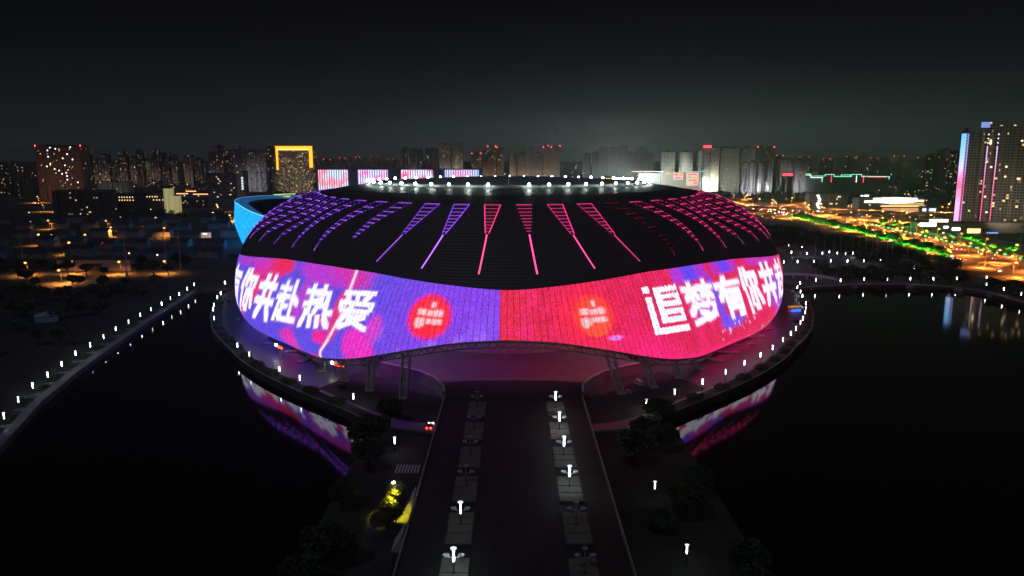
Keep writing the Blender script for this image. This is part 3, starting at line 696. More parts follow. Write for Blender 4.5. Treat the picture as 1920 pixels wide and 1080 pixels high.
# ------------------------------------------------------------------ planting: bushes and trees
def leaf_cloud(m, c, r, n, size, rz=None, seed=0, squash=1.0, mi=0):
    R_ = random.Random(seed); rz = rz or r
    for _ in range(n):
        u = R_.uniform(-1,1); a = R_.uniform(0,2*math.pi); q = R_.random()**.38
        s_ = math.sqrt(1-u*u); p = Vector((c[0]+r*q*s_*math.cos(a), c[1]+r*q*s_*math.sin(a), c[2]+rz*q*u*squash))
        d1 = Vector((R_.uniform(-1,1),R_.uniform(-1,1),R_.uniform(-.7,.7))).normalized(); d2 = d1.cross(Vector((R_.uniform(-1,1),R_.uniform(-1,1),R_.uniform(-1,1)))).normalized()
        l_ = size*R_.uniform(.6,1.3)
        m.add([p-d1*l_-d2*l_*.5, p+d1*l_-d2*l_*.5, p+d1*l_*.8+d2*l_*.6, p-d1*l_*.8+d2*l_*.6], [(0,1,2,3)], mi)
def bush_mesh(seed):
    m_ = MB(); R_ = random.Random(seed)
    nu, nv = 14, 6; vs = []
    for k in range(nv+1):
        for i in range(nu):
            a = 2*math.pi*i/nu; f = math.pi/2*k/nv; r_ = (1.0+.10*R_.uniform(-1,1)); vs.append((2.3*math.cos(f)*math.cos(a)*r_, 2.3*math.cos(f)*math.sin(a)*r_, 1.5*math.sin(f)*r_-.1))
    m_.add(vs, [(k*nu+i,k*nu+(i+1) % nu,(k+1)*nu+(i+1) % nu,(k+1)*nu+i) for k in range(nv) for i in range(nu)])
    leaf_cloud(m_, (0,0,.7), 2.45, 420, .20, 1.15, seed)
    return m_
grp = 'clipped round bushes along the left lake path'
bush0 = tag(bush_mesh(3).build('round_bush', leafmat), 'x', 'bush', grp)
LP = [PT(x,y,GZ+3.6,GZ) for x,y in lampL]
mids = []
for a_, b__ in zip(LP, LP[1:]): mids.append(((a_[0]+b__[0])/2, (a_[1]+b__[1])/2))
def shore_x(y): return float(np.interp(y, [p[1] for p in SHORE], [p[0] for p in SHORE]))
copies(bush0, [dict(loc=(shore_x(y)-5.6, y, GZ+.05), rz=i*1.3, scale=(.85,1.25,.7), label=f'dark clipped bush beside the left lake path, {nth(i)} from the near end', group=grp) for i,(x,y) in enumerate(mids)])
# stone scallops from the path out to each lamp
sc_ = MB()
for x, y, z in LP: sc_.prism([(shore_x(y-1.6)-3.0,y-1.6),(shore_x(y+1.6)-3.0,y+1.6),(x-.6,y+1.4),(x-1.5,y+1.0),(x-1.5,y-1.0),(x-.6,y-1.4)], GZ-.1, GZ+.12)
struct(sc_.build('lamp_terrace', pathm))
grp = 'round bushes on the promenade bank'
def bank_bushes(side, lst, word):
    pts_ = []
    for i in range(len(lst)-1):
        a_ = PT(*lst[i],PZ+3.4,PZ); b__ = PT(*lst[i+1],PZ+3.4,PZ)
        n_ = max(1, round(math.dist(a_,b__)/15))
        for k in range(n_):
            q = (k+.5)/n_; x = a_[0]+(b__[0]-a_[0])*q; y = a_[1]+(b__[1]-a_[1])*q
            ang = math.degrees(math.atan2(x-0, YC-y)); r_ = ringR(ang)-3.4
            pts_.append((r_*math.sin(math.radians(ang)), YC-r_*math.cos(math.radians(ang)), math.radians(ang)))
    return [dict(loc=(x,y,PZ+.25), rz=a_, scale=(1.5,1.05,1.05+.12*math.sin(i*2.1)), label=f'dark rounded bush on the bank {word} the stadium, {nth(i)} from the entrance deck', group=grp) for i,(x,y,a_) in enumerate(pts_)]
copies(copy_tree(bush0, label='x'), bank_bushes(-1, RINGL[::-1][:-2], 'left of'))
copies(copy_tree(bush0, label='x'), bank_bushes(1, RINGR[:-3], 'right of'))

def make_tree(name, label, cat, h, r, seed, fm=leafmat, n=900, leaf=.45, group=None, trunk=.28):
    o = thing(name, label, cat, (0,0,0), 0, group); R_ = random.Random(seed)
    m_ = MB(); m_.cyl((0,0,-.2),(0,0,h*.45),trunk,trunk*.7,7)
    tips = []
    for k in range(6):
        a = k*1.05+R_.random(); e = Vector((math.cos(a)*r*.55, math.sin(a)*r*.55, h*(.58+.22*R_.random()))); m_.cyl((0,0,h*(.28+.05*k*.5)), e, trunk*.45, trunk*.12, 5); tips.append(e)
    m_.cyl((0,0,h*.45),(0,0,h*.85),trunk*.6,trunk*.15,5); tips.append(Vector((0,0,h*.82)))
    m_.build('trunk', barkmat, o)
    m_ = MB()
    for k, e in enumerate(tips):
        leaf_cloud(m_, e, r*.52*(.8+.4*R_.random()), n//len(tips), leaf, r*.42, seed*31+k)
    leaf_cloud(m_, (0,0,h*.66), r*.8, n//4, leaf, h*.26, seed*77)
    m_.build('crown', fm, o)
    return o
grp = 'trees on the causeway beside the entrance deck'
tr = make_tree('leafy_tree', 'x', 'tree', 7.6, 4.2, 5, leafmat, 2200, .30, grp)
TL = [(-37.5,86),(-39.5,103),(-37.5,119),(-40,133),(-37.6,144.0),(-40.5,170),(-38.5,193),(-41,206),(-38.5,229)]
TRr = [(33,88),(40,97),(34,112),(43,124),(47,139),(33.0,158),(41,165),(46.5,178),(34,196),(43,206),(38.5,217.5),(46,226)]
copies(tr, [dict(loc=(x,y,1.85), rz=i*2.3, scale=.95+.12*((i*37) % 5), label=f'dark leafy tree left of the entrance deck, {nth(i)} from the near end', group=grp) for i,(x,y) in enumerate(TL)])
copies(copy_tree(tr, label='x', loc=(33,88,1.85), scale=1.0), [dict(loc=(x,y,1.85), rz=i*1.7, scale=.85+.12*((i*23) % 5), label=f'dark leafy tree right of the entrance deck, {nth(i)} from the near end', group=grp) for i,(x,y) in enumerate(TRr)])
grp = 'tube lamps on the causeway'
CWL = [(1228,910),(1288,1030),(1210,789)]
cl_ = ['white tube lamp glowing inside a tree right of the entrance deck', 'white tube lamp over a pale shrub at the bottom right of the entrance deck', 'white tube lamp behind a leafy tree at the right foot of the promenade']
copies(copy_tree(p0, label='x'), [dict(loc=PT(x,y,1.9+3.5,1.9), label=cl_[i], group=grp) for i,(x,y) in enumerate(CWL)])
dl_ = copy_tree(p0, loc=PT(740,826,1.9+3.5,1.9), label='dim tube lamp half hidden by trees left of the entrance deck', group=grp)

# street lamp that throws a yellow beam through a tree left of the deck
yx, yy = G(738,908,9.5)
sl = thing('street_lamp', 'bright street lamp throwing yellow light down on a tree left of the deck', 'street lamp', (yx,yy,1.9))
m_ = MB(); m_.cyl((-.9,.6,0),(-.9,.6,7.9),.10,.07,8); m_.bar((-.9,.6,7.9),(0,0,8.1),.08); m_.build('pole', darkmetal, sl)
m_ = MB(); m_.ball((0,0,8.05),.36,.22,10,6); m_.build('lamp_head', glowmat('floodlight_face', (1.0,1.0,.86), 60.0), sl)
ld = bpy.data.lights.new('yellow_beam', 'SPOT'); ld.energy = 26000; ld.color = (1.0,.80,.02); ld.spot_size = math.radians(84); ld.spot_blend = 1.0; ld.shadow_soft_size = .25
lo_ = bpy.data.objects.new('yellow_beam', ld); COL.objects.link(lo_); lo_.parent = sl; lo_.location = (0,-.5,7.7); lo_.rotation_euler = (math.radians(-4),0,0)
ty = make_tree('leafy_tree', 'tree lit bright yellow by the street lamp left of the entrance deck', 'tree', 7.0, 2.9, 9, leafmat2, 2200, .26)
ty.location = (yx-.1, yy+2.3, 1.85); ty.scale = (.92,.8,1.08)
for k,(dx,dy,sc__) in enumerate(((-1.3,-1.6,.72),(1.0,-4.4,.62),(-.5,-7.4,.52))): copy_tree(ty, loc=(yx+dx,yy+dy,1.85), rz=k*2.0, scale=sc__, label=f'small yellow-lit tree below the bright street lamp left of the deck, {nth(k)} below it')

# ------------------------------------------------------------------ entrance deck: rails, planters, lamps
def railing(x, label, group):
    o = thing('deck_railing', label, 'railing', (x,0,DZ), 0, group)
    m_ = MB()
    for k in range(107): y = 32+2*k; m_.box(-.04,.04,y-.04,y+.04,-.1,1.05)
    m_.build('posts_run', steel, o); o.children[0].name = 'post_row'
    m_ = MB(); m_.box(-.06,.06,32,246,1.05,1.17); m_.box(-.04,.04,32,246,.55,.62); m_.build('handrail', mat('handrail', (.5,.48,.48), .4), o)
    m_ = MB(); m_.box(-.28,.28,32,246.5,-.02,.28); m_.build('kerb', mat('rail_kerb',(.14,.135,.14),.8), o)
railing(-22.6, 'pale steel railing along the left edge of the entrance deck', 'railings of the entrance deck')
railing(23.6, 'pale steel railing along the right edge of the entrance deck', 'railings of the entrance deck')
def parapet(P, label):
    o = thing('parapet_wall', label, 'wall', (0,0,0))
    m_ = MB(); n_ = len(P)
    Q = [(x*.985,y+.5) for x,y in P]
    m_.strip([(x,y,PZ) for x,y in P],[(x,y,DZ+1.15) for x,y in P]); m_.strip([(x,y,DZ+1.15) for x,y in P],[(x,y,DZ+1.15) for x,y in Q]); m_.strip([(x,y,DZ+1.15) for x,y in Q],[(x,y,DZ-.1) for x,y in Q])
    m_.build('wall_face', mat('parapet_stone', (.34,.33,.34), .7, vary=.1), o)
    m_ = MB(); m_.strip([(x*1.005,y-.15,DZ+1.15) for x,y in P],[(x*1.005,y-.15,DZ+1.40) for x,y in P]); m_.strip([(x*1.005,y-.15,DZ+1.40) for x,y in P],[(x*.975,y+.8,DZ+1.40) for x,y in P]); m_.strip([(x*.975,y+.8,DZ+1.40) for x,y in P],[(x*.975,y+.8,DZ+1.15) for x,y in P])
    m_.build('coping', pale, o)
def sm(P): return [tuple(v) for v in along(P, 40)]
parapet(sm([(-23.2,246.5),(-24.2,254),(-28.2,264),(-34.2,271.8),(-43.2,278.8),(-51.2,284.8)]), 'curved pale parapet left of the entrance, under the screen wall')
parapet(sm([(24.2,246.5),(25.2,256),(28.7,263.8),(34.2,271.8),(43.2,279.3),(51.2,284.8)]), 'curved pale parapet right of the entrance, under the screen wall')
grp = 'planter plinths of the entrance deck'
def make_plinth(lit):
    o = thing('plinth', 'x', 'plinth', (0,0,DZ), 0, grp)
    for y0,y1 in ((.25,5.6),(-3.6,-.05),(-8.2,-4.0)):
        m_ = MB(); m_.box(-2.75,2.75,y0,y1,-.05,.42); m_.build('slab', mat('plinth_stone', (.16,.175,.145), .75, vary=.15, scale=.6), o)
    m_ = MB(); m_.box(-3.0,3.0,-8.45,5.85,-.05,.20); m_.build('base', mat('plinth_base', (.05,.05,.05), .8), o)
    return o
def make_decklamp(lit):
    o = thing('deck_lamp', 'x', 'street lamp', (0,0,DZ), 0, 'deck lamps')
    m_ = MB(); m_.cyl((0,0,.1),(0,0,3.0),.13,.10,8); m_.lathe([(.5,.15),(.5,.5),(.2,.7)],8); m_.build('pole', darkmetal, o)
    m_ = MB(); m_.cyl((0,0,2.9),(0,0,5.3),.17,.17,10); m_.build('lamp_tube', whitelamp if lit else mat('unlit_tube', (.30,.30,.32), .5), o)
    m_ = MB(); m_.lathe([(.12,5.3),(.62,5.5),(.62,5.62),(.02,5.7)],10); m_.build('lamp_cap', mat('lamp_cap', (.5,.5,.5), .5) if lit else steel, o)
    for sx_ in (-1,1):
        m_ = MB()
        pr = None
        for k in range(7):
            a = math.radians(-70+25*k*.9); p = Vector((sx_*(1.55-.55*math.cos(a*.6)+.28*k/6-.1), 0, 3.7+.13*k*k/6))
            if pr: m_.bar(pr,p,.07,.5)
            pr = p
        m_.bar((0,0,3.55),(sx_*1.05,0,3.72),.07); m_.lathe([(.02,3.66),(.34,3.80),(.62,4.25),(.56,4.25),(.02,3.85)],10,(sx_*1.55,0,0))
        m_.build('side_bowl', mat('lamp_bowl', (.55,.56,.57), .5), o)
    return o
PLI = make_plinth(True); LIT = make_decklamp(True); DARK = make_decklamp(False)
firstP = firstL = firstD = True
for side, X_, litset in (('right', 14.0, (2,3,4,5)), ('left', -11.2, (0,1))):
    for k in range(6):
        y = 134.5+19.75*k; lit = k in litset
        lb = f'low stone plinth on the {side} of the deck, {nth(k)} from the near end'
        if firstP: PLI.location = (X_,y,DZ); PLI['label'] = lb; firstP = False
        else: copy_tree(PLI, loc=(X_,y,DZ), label=lb)
        lb = f'{"glowing" if lit else "unlit"} tube lamp with side bowls {side} on the deck, {nth(k)} from the near end'
        if lit:
            if firstL: LIT.location = (X_,y,DZ); LIT['label'] = lb; firstL = False
            else: copy_tree(LIT, loc=(X_,y,DZ), label=lb)
        else:
            if firstD: DARK.location = (X_,y,DZ); DARK['label'] = lb; firstD = False
            else: copy_tree(DARK, loc=(X_,y,DZ), label=lb)
# stairs from the service road up to the deck
for k, (y, lb) in enumerate(((172,'pale stone stair up to the deck, beside the zebra crossing'), (153,'pale stone stair up to the left edge of the deck, nearest the bottom'))):
    o = thing('stair', lb, 'stair', (-23.2,y,1.9))
    for j in range(8):
        m_ = MB(); m_.box(-2.6+.3*j,-2.3+.3*j,-2.6,2.6,0,.5*(j+1)); m_.build('step', pale, o)

# ------------------------------------------------------------------ vehicles
tl_m = glowmat('tail_light', (1.0,.03,.015), 14.0); hl_m = glowmat('head_light', (1.0,.93,.80), 22.0)
glassm = mat('car_glass', (.01,.012,.015), .08); tyre = mat('tyre', (.015,.015,.015), .9)
def make_car(label, col, group=None, lights=True, big=1.0, van=False):
    o = thing('car' if not van else 'van', label, 'car' if not van else 'van', (0,0,0), 0, group)   # nose to +Y
    paint = mat('paint_'+col[0], col[1], .3, .2)
    m_ = MB(); h = 1.75 if van else .88
    def loft(secs):
        vs = []; 
        for y,w,z0,z1 in secs: vs += [(-w,y,z0),(w,y,z0),(w*.93,y,z1),(-w*.93,y,z1)]
        fs = [(4*k+i,4*k+(i+1) % 4,4*(k+1)+(i+1) % 4,4*(k+1)+i) for k in range(len(secs)-1) for i in range(4)]+[(0,1,2,3),tuple(4*(len(secs)-1)+i for i in (3,2,1,0))]
        m_.add(vs, fs)
    if van: loft([(-2.3,.85,.35,1.7),(-2.2,.92,.3,1.95),(1.1,.92,.3,1.95),(1.6,.9,.3,1.2),(2.2,.88,.3,1.0),(2.35,.8,.4,.85)])
    else: loft([(-2.2,.78,.4,.85),(-2.1,.86,.28,.95),(1.0,.88,.28,.95),(2.0,.86,.28,.80),(2.2,.76,.38,.68)])
    if not van: loft([(-1.75,.76,.93,.96),(-1.25,.74,.93,1.42),(.2,.74,.93,1.45),(.95,.78,.93,.97)])
    m_.build('body', paint, o)
    m_ = MB()
    if van: m_.box(-.80,.80,1.12,1.52,1.30,1.75); m_.box(-.935,.935,-1.8,1.0,1.25,1.7)
    else: m_.box(-.755,.755,-1.0,.35,1.02,1.34); m_.box(-.6,.6,-1.50,-1.30,1.02,1.3); m_.box(-.6,.6,.45,.62,1.05,1.3)
    m_.build('window', glassm, o)
    for x in (-.8,.8):
        for y in (-1.35,1.35):
            m_ = MB(); m_.cyl((x-.1,y,.33),(x+.1,y,.33),.33,.33,10); m_.build('wheel', tyre, o)
    if lights:
        for x in (-.6,.6):
            m_ = MB(); m_.box(x-.26,x+.26,2.14,2.30,.50,.86); m_.build('headlight', hl_m, o)
            m_ = MB(); m_.box(x-.27,x+.27,-2.32,-2.10,.55,.92); m_.build('taillight', tl_m, o)
    return o
BLACK = ('black',(.02,.02,.022)); WHITE = ('white',(.7,.7,.72)); SILV = ('silver',(.4,.41,.43)); RED = ('red',(.35,.03,.03))
c1 = make_car('dark car with red tail lights driving under the left side of the deck', BLACK); x, y = G(806,796,3); c1.location = (x,y,1.96); c1.rotation_euler.z = math.radians(-3)
hs_ = bpy.data.lights.new('headlight_beam','SPOT'); hs_.energy = 900; hs_.color = (1,.72,.42); hs_.spot_size = math.radians(50); hs_.spot_blend = .6; hs_.shadow_soft_size = .1
ho = bpy.data.objects.new('headlight_beam', hs_); COL.objects.link(ho); ho.parent = c1; ho.location = (0,2.4,.7); ho.rotation_euler = (math.radians(86),0,math.radians(-18))
for px,py,rz,cl,lb,van in ((1197,719,20,WHITE,'pale parked van between the lattice columns right of the entrance',True),(1175,735,40,SILV,'small silver car parked at the foot of the nearest right column',False),(1486,546,-10,WHITE,'white car parked on the promenade right of the stadium, farther one',False),(1501,577,5,SILV,'silver car parked on the promenade right of the stadium, nearer one',False),(446,600,15,SILV,'silver car parked close under the left flank of the screen wall',False),(430,565,8,BLACK,'black car parked on the blue-lit promenade left of the stadium',False),(641,724,35,BLACK,'black car parked on the promenade left of the lattice columns',False),(1492,603,10,BLACK,'black car parked on the promenade beside the right lamp row',False)):
    o = make_car(lb, cl, 'cars parked round the stadium', lights=False, van=van); x, y = G(px,py,PZ+.5); o.location = (x,y,PZ); o.rotation_euler.z = math.radians(rz)
# red message boards under the lower edge of the screen
redled = glowmat('red_dot_display', (1.0,.06,.02), 5.0)
for px,py,lb in ((513,651,'red dot-matrix board with a white lamp under the left screen edge'),(624,684,'red dot-matrix board with a white lamp beside the left columns')):
    x, y = G(px+12,py+1,6.5); ang = math.atan2(x-XC, YC-y); o = thing('message_board', lb, 'sign', (x,y,PZ), ang)
    m_ = MB(); m_.box(-2.9,2.9,0,.35,3.3,4.9); m_.box(-2.6,-2.4,.05,.25,-.1,3.3); m_.box(2.4,2.6,.05,.25,-.1,3.3); m_.build('housing', darkmetal, o)
    m_ = MB()
    for k in range(6): m_.box(-2.5+.85*k,-1.85+.85*k,-.06,0,3.6,4.6)
    m_.build('display', redled, o)
    m_ = MB(); m_.ball((-3.5,0,4.6),.55,.55); m_.bar((-3.5,.1,4.6),(-2.8,.1,4.4),.12); m_.build('lamp_head', floodm, o)
# blue and yellow booth right of the screen wall
x, y = G(1478,582,PZ+1); o = thing('ticket_booth', 'small booth glowing blue and yellow on the promenade at the right screen edge', 'booth', (x+4,y+2,PZ), .3)
m_ = MB(); m_.box(-3,3,-1.5,1.5,0,2.6); m_.build('cabin', mat('booth_white',(.5,.5,.55),.6), o)
m_ = MB(); m_.box(-3.2,3.2,-1.75,-1.52,.2,1.5); m_.build('blue_panel', glowmat('booth_blue',(.05,.15,1.0),1.6), o)
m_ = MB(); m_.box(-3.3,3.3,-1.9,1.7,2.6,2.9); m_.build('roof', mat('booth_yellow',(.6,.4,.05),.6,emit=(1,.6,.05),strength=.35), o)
# ------------------------------------------------------------------ the town behind
def corner_towers(o): pass
DARKF = facade('facade_dark', (.17,.155,.145), .045, strength=.8, warm=.22)
DIMF = facade('facade_dim', (.07,.07,.075), .06, strength=.6)
REDF = facade('facade_red_brown', (.26,.17,.13), .03, strength=1.2, warm=.35)
GREYF = facade('facade_grey', (.26,.26,.25), .06, strength=.6)
PALEF = facade('facade_pale', (.55,.55,.50), .03, strength=.6)
BEIGEF = facade('facade_beige', (.42,.38,.30), .05, strength=.6)
OFFICEF = facade('facade_office_blue', (.16,.18,.24), .05, cell=(2.6,3.6), win=(.0,1.0,.4,.8), strength=1.2)
LOWF = facade('facade_low', (.24,.225,.21), .05, cell=(3.6,3.2), strength=.8)
roofm = mat('flat_roof', (.07,.07,.075), .9, vary=.2)
beaconm = glowmat('beacon', (1.0,.03,.03), 30.0)
wallglow = {}
def tower(px0, px1, py, Y, fm, label, group=None, depth=None, beacons=0, rz=0.0, name='apartment_tower', cat='tower', bays=3, crown=True, wash=None, ztop=None):
    x0, x1 = XA(px0,Y,40), XA(px1,Y,40); w = abs(x1-x0); zt = ztop or ZA(py,Y); cx_ = (x0+x1)/2; depth = depth or max(14, min(w*.55, 30))
    o = thing(name, label, cat, (cx_,Y+depth/2,0), rz, group)
    m_ = MB(); m_.box(-w/2,w/2,-depth/2+1.6,depth/2,0,zt-1.2)
    for k in range(bays):                        # projecting bays give the front its vertical relief
        a = -w/2+w*(k+.12)/bays; b__ = -w/2+w*(k+.88)/bays; m_.box(a,b__,-depth/2,-depth/2+1.6,0,zt-2.5-(k % 2)*1.5)
    m_.build('wall', fm, o)
    m_ = MB(); m_.box(-w/2-.3,w/2+.3,-depth/2+1.4,depth/2+.3,zt-1.2,zt-.6); 
    if crown:
        q = w*.16
        for k in range(max(1,min(3,int(w/22)))): c_ = -w/2+w*(k+.5)/max(1,min(3,int(w/22))); m_.box(c_-q,c_+q,-depth*.2,depth*.3,zt-.6,zt+2.8)
    m_.build('roof', roofm, o)
    if beacons:
        for k in range(beacons):
            c_ = (-w/2+1.0) if k == 0 else (w/2-1.0) if k == 1 else 0
            b__ = MB(); b__.ball((c_,-depth/2+1,zt+1.0),1.0,1.0,6,4); b__.build('beacon_light', beaconm, o)
    if wash:                                     # added spot hanging before the wall, there only to brighten it
        col, en = wash
        ld = bpy.data.lights.new('wall_fill_light','SPOT'); ld.energy = en; ld.color = col; ld.spot_size = math.radians(110); ld.spot_blend = .9; ld.shadow_soft_size = 2
        lo_ = bpy.data.objects.new('wall_fill_light', ld); COL.objects.link(lo_); lo_.parent = o; lo_.location = (0,-depth/2-w*.7-20,20); lo_.rotation_euler = (math.radians(100),0,0)
    return o
def win_parts(o, w, y, zs, xs, mat_, ww=1.8, wh=1.7, name='lit_window'):
    m_ = MB(); m_.box(-ww/2,ww/2,-.12,.05,0,wh); first = None
    for x, z in zip(xs, zs):
        if first is None: first = m_.build(name, mat_, o, (x,y,z))
        else: copy_tree(first, loc=(x,y,z), parent=o)
warmwin = glowmat('window_warm', (1.0,.70,.36), 3.0); coolwin = glowmat('window_cool', (.85,.95,1.0), 3.0)

# far left: dark mid-rises
grp = 'dark mid-rise blocks at the left edge of the skyline'
L_ = [(-60,-22,306,1750),(-20,8,308,1700),(10,30,305,1800),(32,54,312,1650),(54,76,307,1850)]
for i,(a,b_,py,Y) in enumerate(L_): tower(a,b_,py,Y,DARKF,f'dark mid-rise block on the skyline left of the brown tower, {nth(i)} from the left',grp,name='apartment_block',cat='building')
o = tower(71,157,274,1500,REDF,'wide red-brown apartment tower with red corner lights at far left',beacons=2,bays=5,depth=30,wash=((1.0,.42,.20),60000))
w_ = XA(157,1500,40)-XA(71,1500,40); r_ = random.Random(3)
win_parts(o,w_,-15.1,[ZA(x,1500) for x in (278,280,283,295,298,308,311,313,321,325,327,331,338,343,300,290,277,318)],[(q-114)/86*w_ for q in (100,110,95,95,122,98,125,91,113,126,118,127,127,146,140,131,138,105)],coolwin,2.0,2.2)
grp = 'dark towers on the left skyline'
T_ = [(158,172,290,2400),(174,190,298,2600),(191,206,289,2300),(208,224,300,2500),(225,240,283,2200),(242,256,293,2600),(256,270,281,2250),(271,284,296,2500),(285,300,281,2200),(302,319,286,2350),(321,333,292,2450),(345,362,290,2300),(364,380,296,2500),(392,404,285,2600),(405,421,273,2000),(423,437,281,2150),(439,460,276,1950)]
for i,(a,b_,py,Y) in enumerate(T_): tower(a,b_,py,Y,DARKF if i % 3 else DIMF,f'dark speckled tower on the left skyline between brown tower and gold frame, {nth(i)} from left',grp,wash=((1.0,.72,.55),16000+9000*(i % 3)))
tower(463,500,283,1950,GREYF,'pale grey tower just left of the gold-outlined building',bays=4,wash=((.8,.85,1.0),80000))
tower(501,516,274,1850,DARKF,'dark slim tower touching the gold-outlined building',bays=2)
o = tower(518,587,276,1900,facade('facade_gold', (.30,.27,.22), .16, strength=1.0, warm=.4),'wide apartment building outlined in a glowing gold frame',bays=6,depth=26,wash=((1.0,.82,.6),90000),name='gold_framed_building',cat='building')
w_ = XA(587,1900,40)-XA(518,1900,40); zt = ZA(274,1900)
gm_ = glowmat('gold_outline', (1.0,.36,.02), 2.6)
for nm_,bx in (('light_frame',(-w_/2-1,w_/2+1,zt-7,zt)),('light_frame',(-w_/2-1,-w_/2+7,ZA(318,1900),zt-7)),('light_frame',(w_/2-7,w_/2+1,ZA(314,1900),zt-7))):
    m_ = MB(); m_.box(bx[0],bx[1],-15.2,-13.4,bx[2],bx[3]); m_.build(nm_, gm_, o)
m_ = MB(); m_.box(-w_/2+7.2,w_/2-7.2,-14.6,-13.4,zt-9.4,zt-7.3); m_.build('inner_strip', glowmat('gold_inner',(1.0,.6,.12),4.0), o)
# centre skyline
grp = 'towers on the skyline above the four screens'
T_ = [(752,764,275,2300,DIMF),(767,783,279,2400,DARKF),(785,793,281,2350,DIMF),(798,806,278,2500,DARKF),(808,822,278,2300,DARKF)]
for i,(a,b_,py,Y,fm) in enumerate(T_): tower(a,b_,py,Y,fm,f'dark slim tower above the four screens, {nth(i)} from the left',grp,bays=2,wash=((.95,.9,1.0),26000))
tower(824,846,270,2100,BEIGEF,'beige ribbed tower above the fourth screen, taller left one of a pair',bays=3,wash=((1.0,.9,.75),130000))
tower(847,868,270,2120,BEIGEF,'beige ribbed tower above the fourth screen, right one of a pair',bays=4,wash=((1.0,.9,.75),100000))
grp = 'brownish towers behind the roof lamps'
T_ = [(884,902,288,2600,2),(903,917,283,2500,0),(914,930,275,2300,2),(931,944,277,2350,1),(955,968,288,2300,0),(970,985,286,2250,0),(986,1002,277,2600,0),(1001,1017,287,2250,0),(1018,1034,276,2500,2),(1027,1050,274,2650,2)]
for i,(a,b_,py,Y,bc) in enumerate(T_): tower(a,b_,py,Y,BEIGEF if i > 3 else REDF,f'brownish tower behind the roof lamps at mid skyline, {nth(i)} from the left',grp,beacons=bc,bays=3,wash=((1.0,.75,.55),45000))
grp = 'hazy towers beside the floodlight glow'
T_ = [(1093,1108,287,3300),(1110,1122,285,3200),(1123,1139,275,3000),(1140,1158,276,3100),(1159,1178,273,3000),(1176,1192,285,2700),(1193,1213,277,3000),(1207,1224,287,2700)]
for i,(a,b_,py,Y) in enumerate(T_): tower(a,b_,py,Y,GREYF,f'pale hazy tower fading into the white glow, {nth(i)} from the left',grp,bays=3,wash=((.8,1.0,.95),30000))
WT_ = [(1239,1265,284,1800,PALEF,0,'white slab tower, leftmost of the white row right of the glow'),(1274,1298,284,1820,PALEF,0,'white slab tower, second of the white row right of the glow'),(1309,1318,282,1900,PALEF,0,'narrow white tower tucked beside the red-topped white tower'),(1317,1330,277,1750,PALEF,0,'bright white tower with a glowing red roof sign'),(1331,1348,277,1760,BEIGEF,0,'beige tower joined to the right of the red-topped tower'),(1350,1385,277,1850,GREYF,0,'broad grey-white tower right of the red-topped tower'),(1386,1415,277,1900,GREYF,0,'grey-white tower between broad grey tower and the dark speckled tower'),(1418,1450,276,2200,DARKF,2,'dark speckled tower with red beacons right of the white row')]
for a,b_,py,Y,fm,bc,lb in WT_:
    o = tower(a,b_,py,Y,fm,lb,'white towers on the right skyline',beacons=bc,bays=1,wash=((.95,1.0,.85),260000 if Y < 1830 else 90000))
    if 'red roof sign' in lb:
        w_ = XA(b_,Y,40)-XA(a,Y,40); m_ = MB(); m_.box(-w_/2-1,w_/2+1,-9,-8.6,ZA(py,Y)+.2,ZA(py,Y)+5); m_.build('roof_sign', glowmat('red_sign',(1.0,.03,.05),5.0), o)
grp = 'pale lower blocks right of the white towers'
T_ = [(1390,1404,305,1700),(1405,1420,303,1720),(1421,1436,304,1700),(1437,1449,302,1680),(1461,1487,298,1650),(1489,1510,299,1640)]
for i,(a,b_,py,Y) in enumerate(T_): tower(a,b_,py,Y,GREYF,f'pale lower apartment block right of the white towers, {nth(i)} from the left',grp,name='apartment_block',cat='building',bays=2,wash=((.95,.9,1.0),70000))
grp = 'dark towers left of the neon tower'
for i,(a,b_,py,Y,fm) in enumerate([(1738,1761,289,1700,DIMF),(1761,1789,280,1750,REDF),(1781,1800,284,1600,DIMF)]): tower(a,b_,py,Y,fm,f'dark far tower left of the neon-lit right tower, {nth(i)} from the left',grp,bays=2)
grp = 'faint towers on the right horizon'
for i,a in enumerate(range(1455,1740,22)):
    tower(a,a+12+(i*7) % 9,292+(i*5) % 7,3400+(i*311) % 900,GREYF if i % 2 else DARKF,f'faint far tower on the right horizon behind neon outlines, {nth(i)} from the left',grp,bays=2,beacons=2 if i % 2 == 0 else 0)
grp = 'faint towers on the middle horizon'
for i,a in enumerate(range(592,750,15)):
    tower(a,a+7+(i*5) % 6,292+(i*7) % 8,3600+(i*277) % 900,DARKF,f'faint far tower on the horizon above the first two screens, {nth(i)} from the left',grp,bays=2,beacons=(i % 2)*2)

# mid-distance, left
o = tower(388,443,324,1250,OFFICEF,'blue-grey office block with dark window bands left of the blue arena',bays=1,depth=26,name='office_block',cat='building',crown=False)
o2 = tower(444,459,320,1240,PALEF,'narrow pale tower with a vertical white sign beside the office block',bays=1,depth=18,name='office_tower',cat='building',crown=False)
w_ = XA(459,1240,40)-XA(444,1240,40)
for k in range(5):
    m_ = MB(); z = ZA(334+5.0*k,1240); m_.box(w_*.12,w_*.34,-9.6,-9.1,z-1.5,z+1.5); m_.box(w_*.12,w_*.34,-9.65,-9.3,z-.3,z+.2); m_.build('sign_character', glowmat('white_sign',(.8,.85,1.0),1.2), o2)
o = tower(95,203,356,1150,facade('facade_brick_low',(.16,.12,.10),.03,cell=(4,3.6),strength=.8),'long three-storey reddish block in front of the brown tower',bays=8,depth=22,name='school_block',cat='building',crown=False)
o = tower(208,262,362,1180,facade('facade_hotel',(.14,.10,.07),.0,cell=(4,3.6)),'low block with two rows of warm lit square windows',bays=1,depth=20,name='hotel_block',cat='building',crown=False)
w_ = XA(262,1180,40)-XA(208,1180,40)
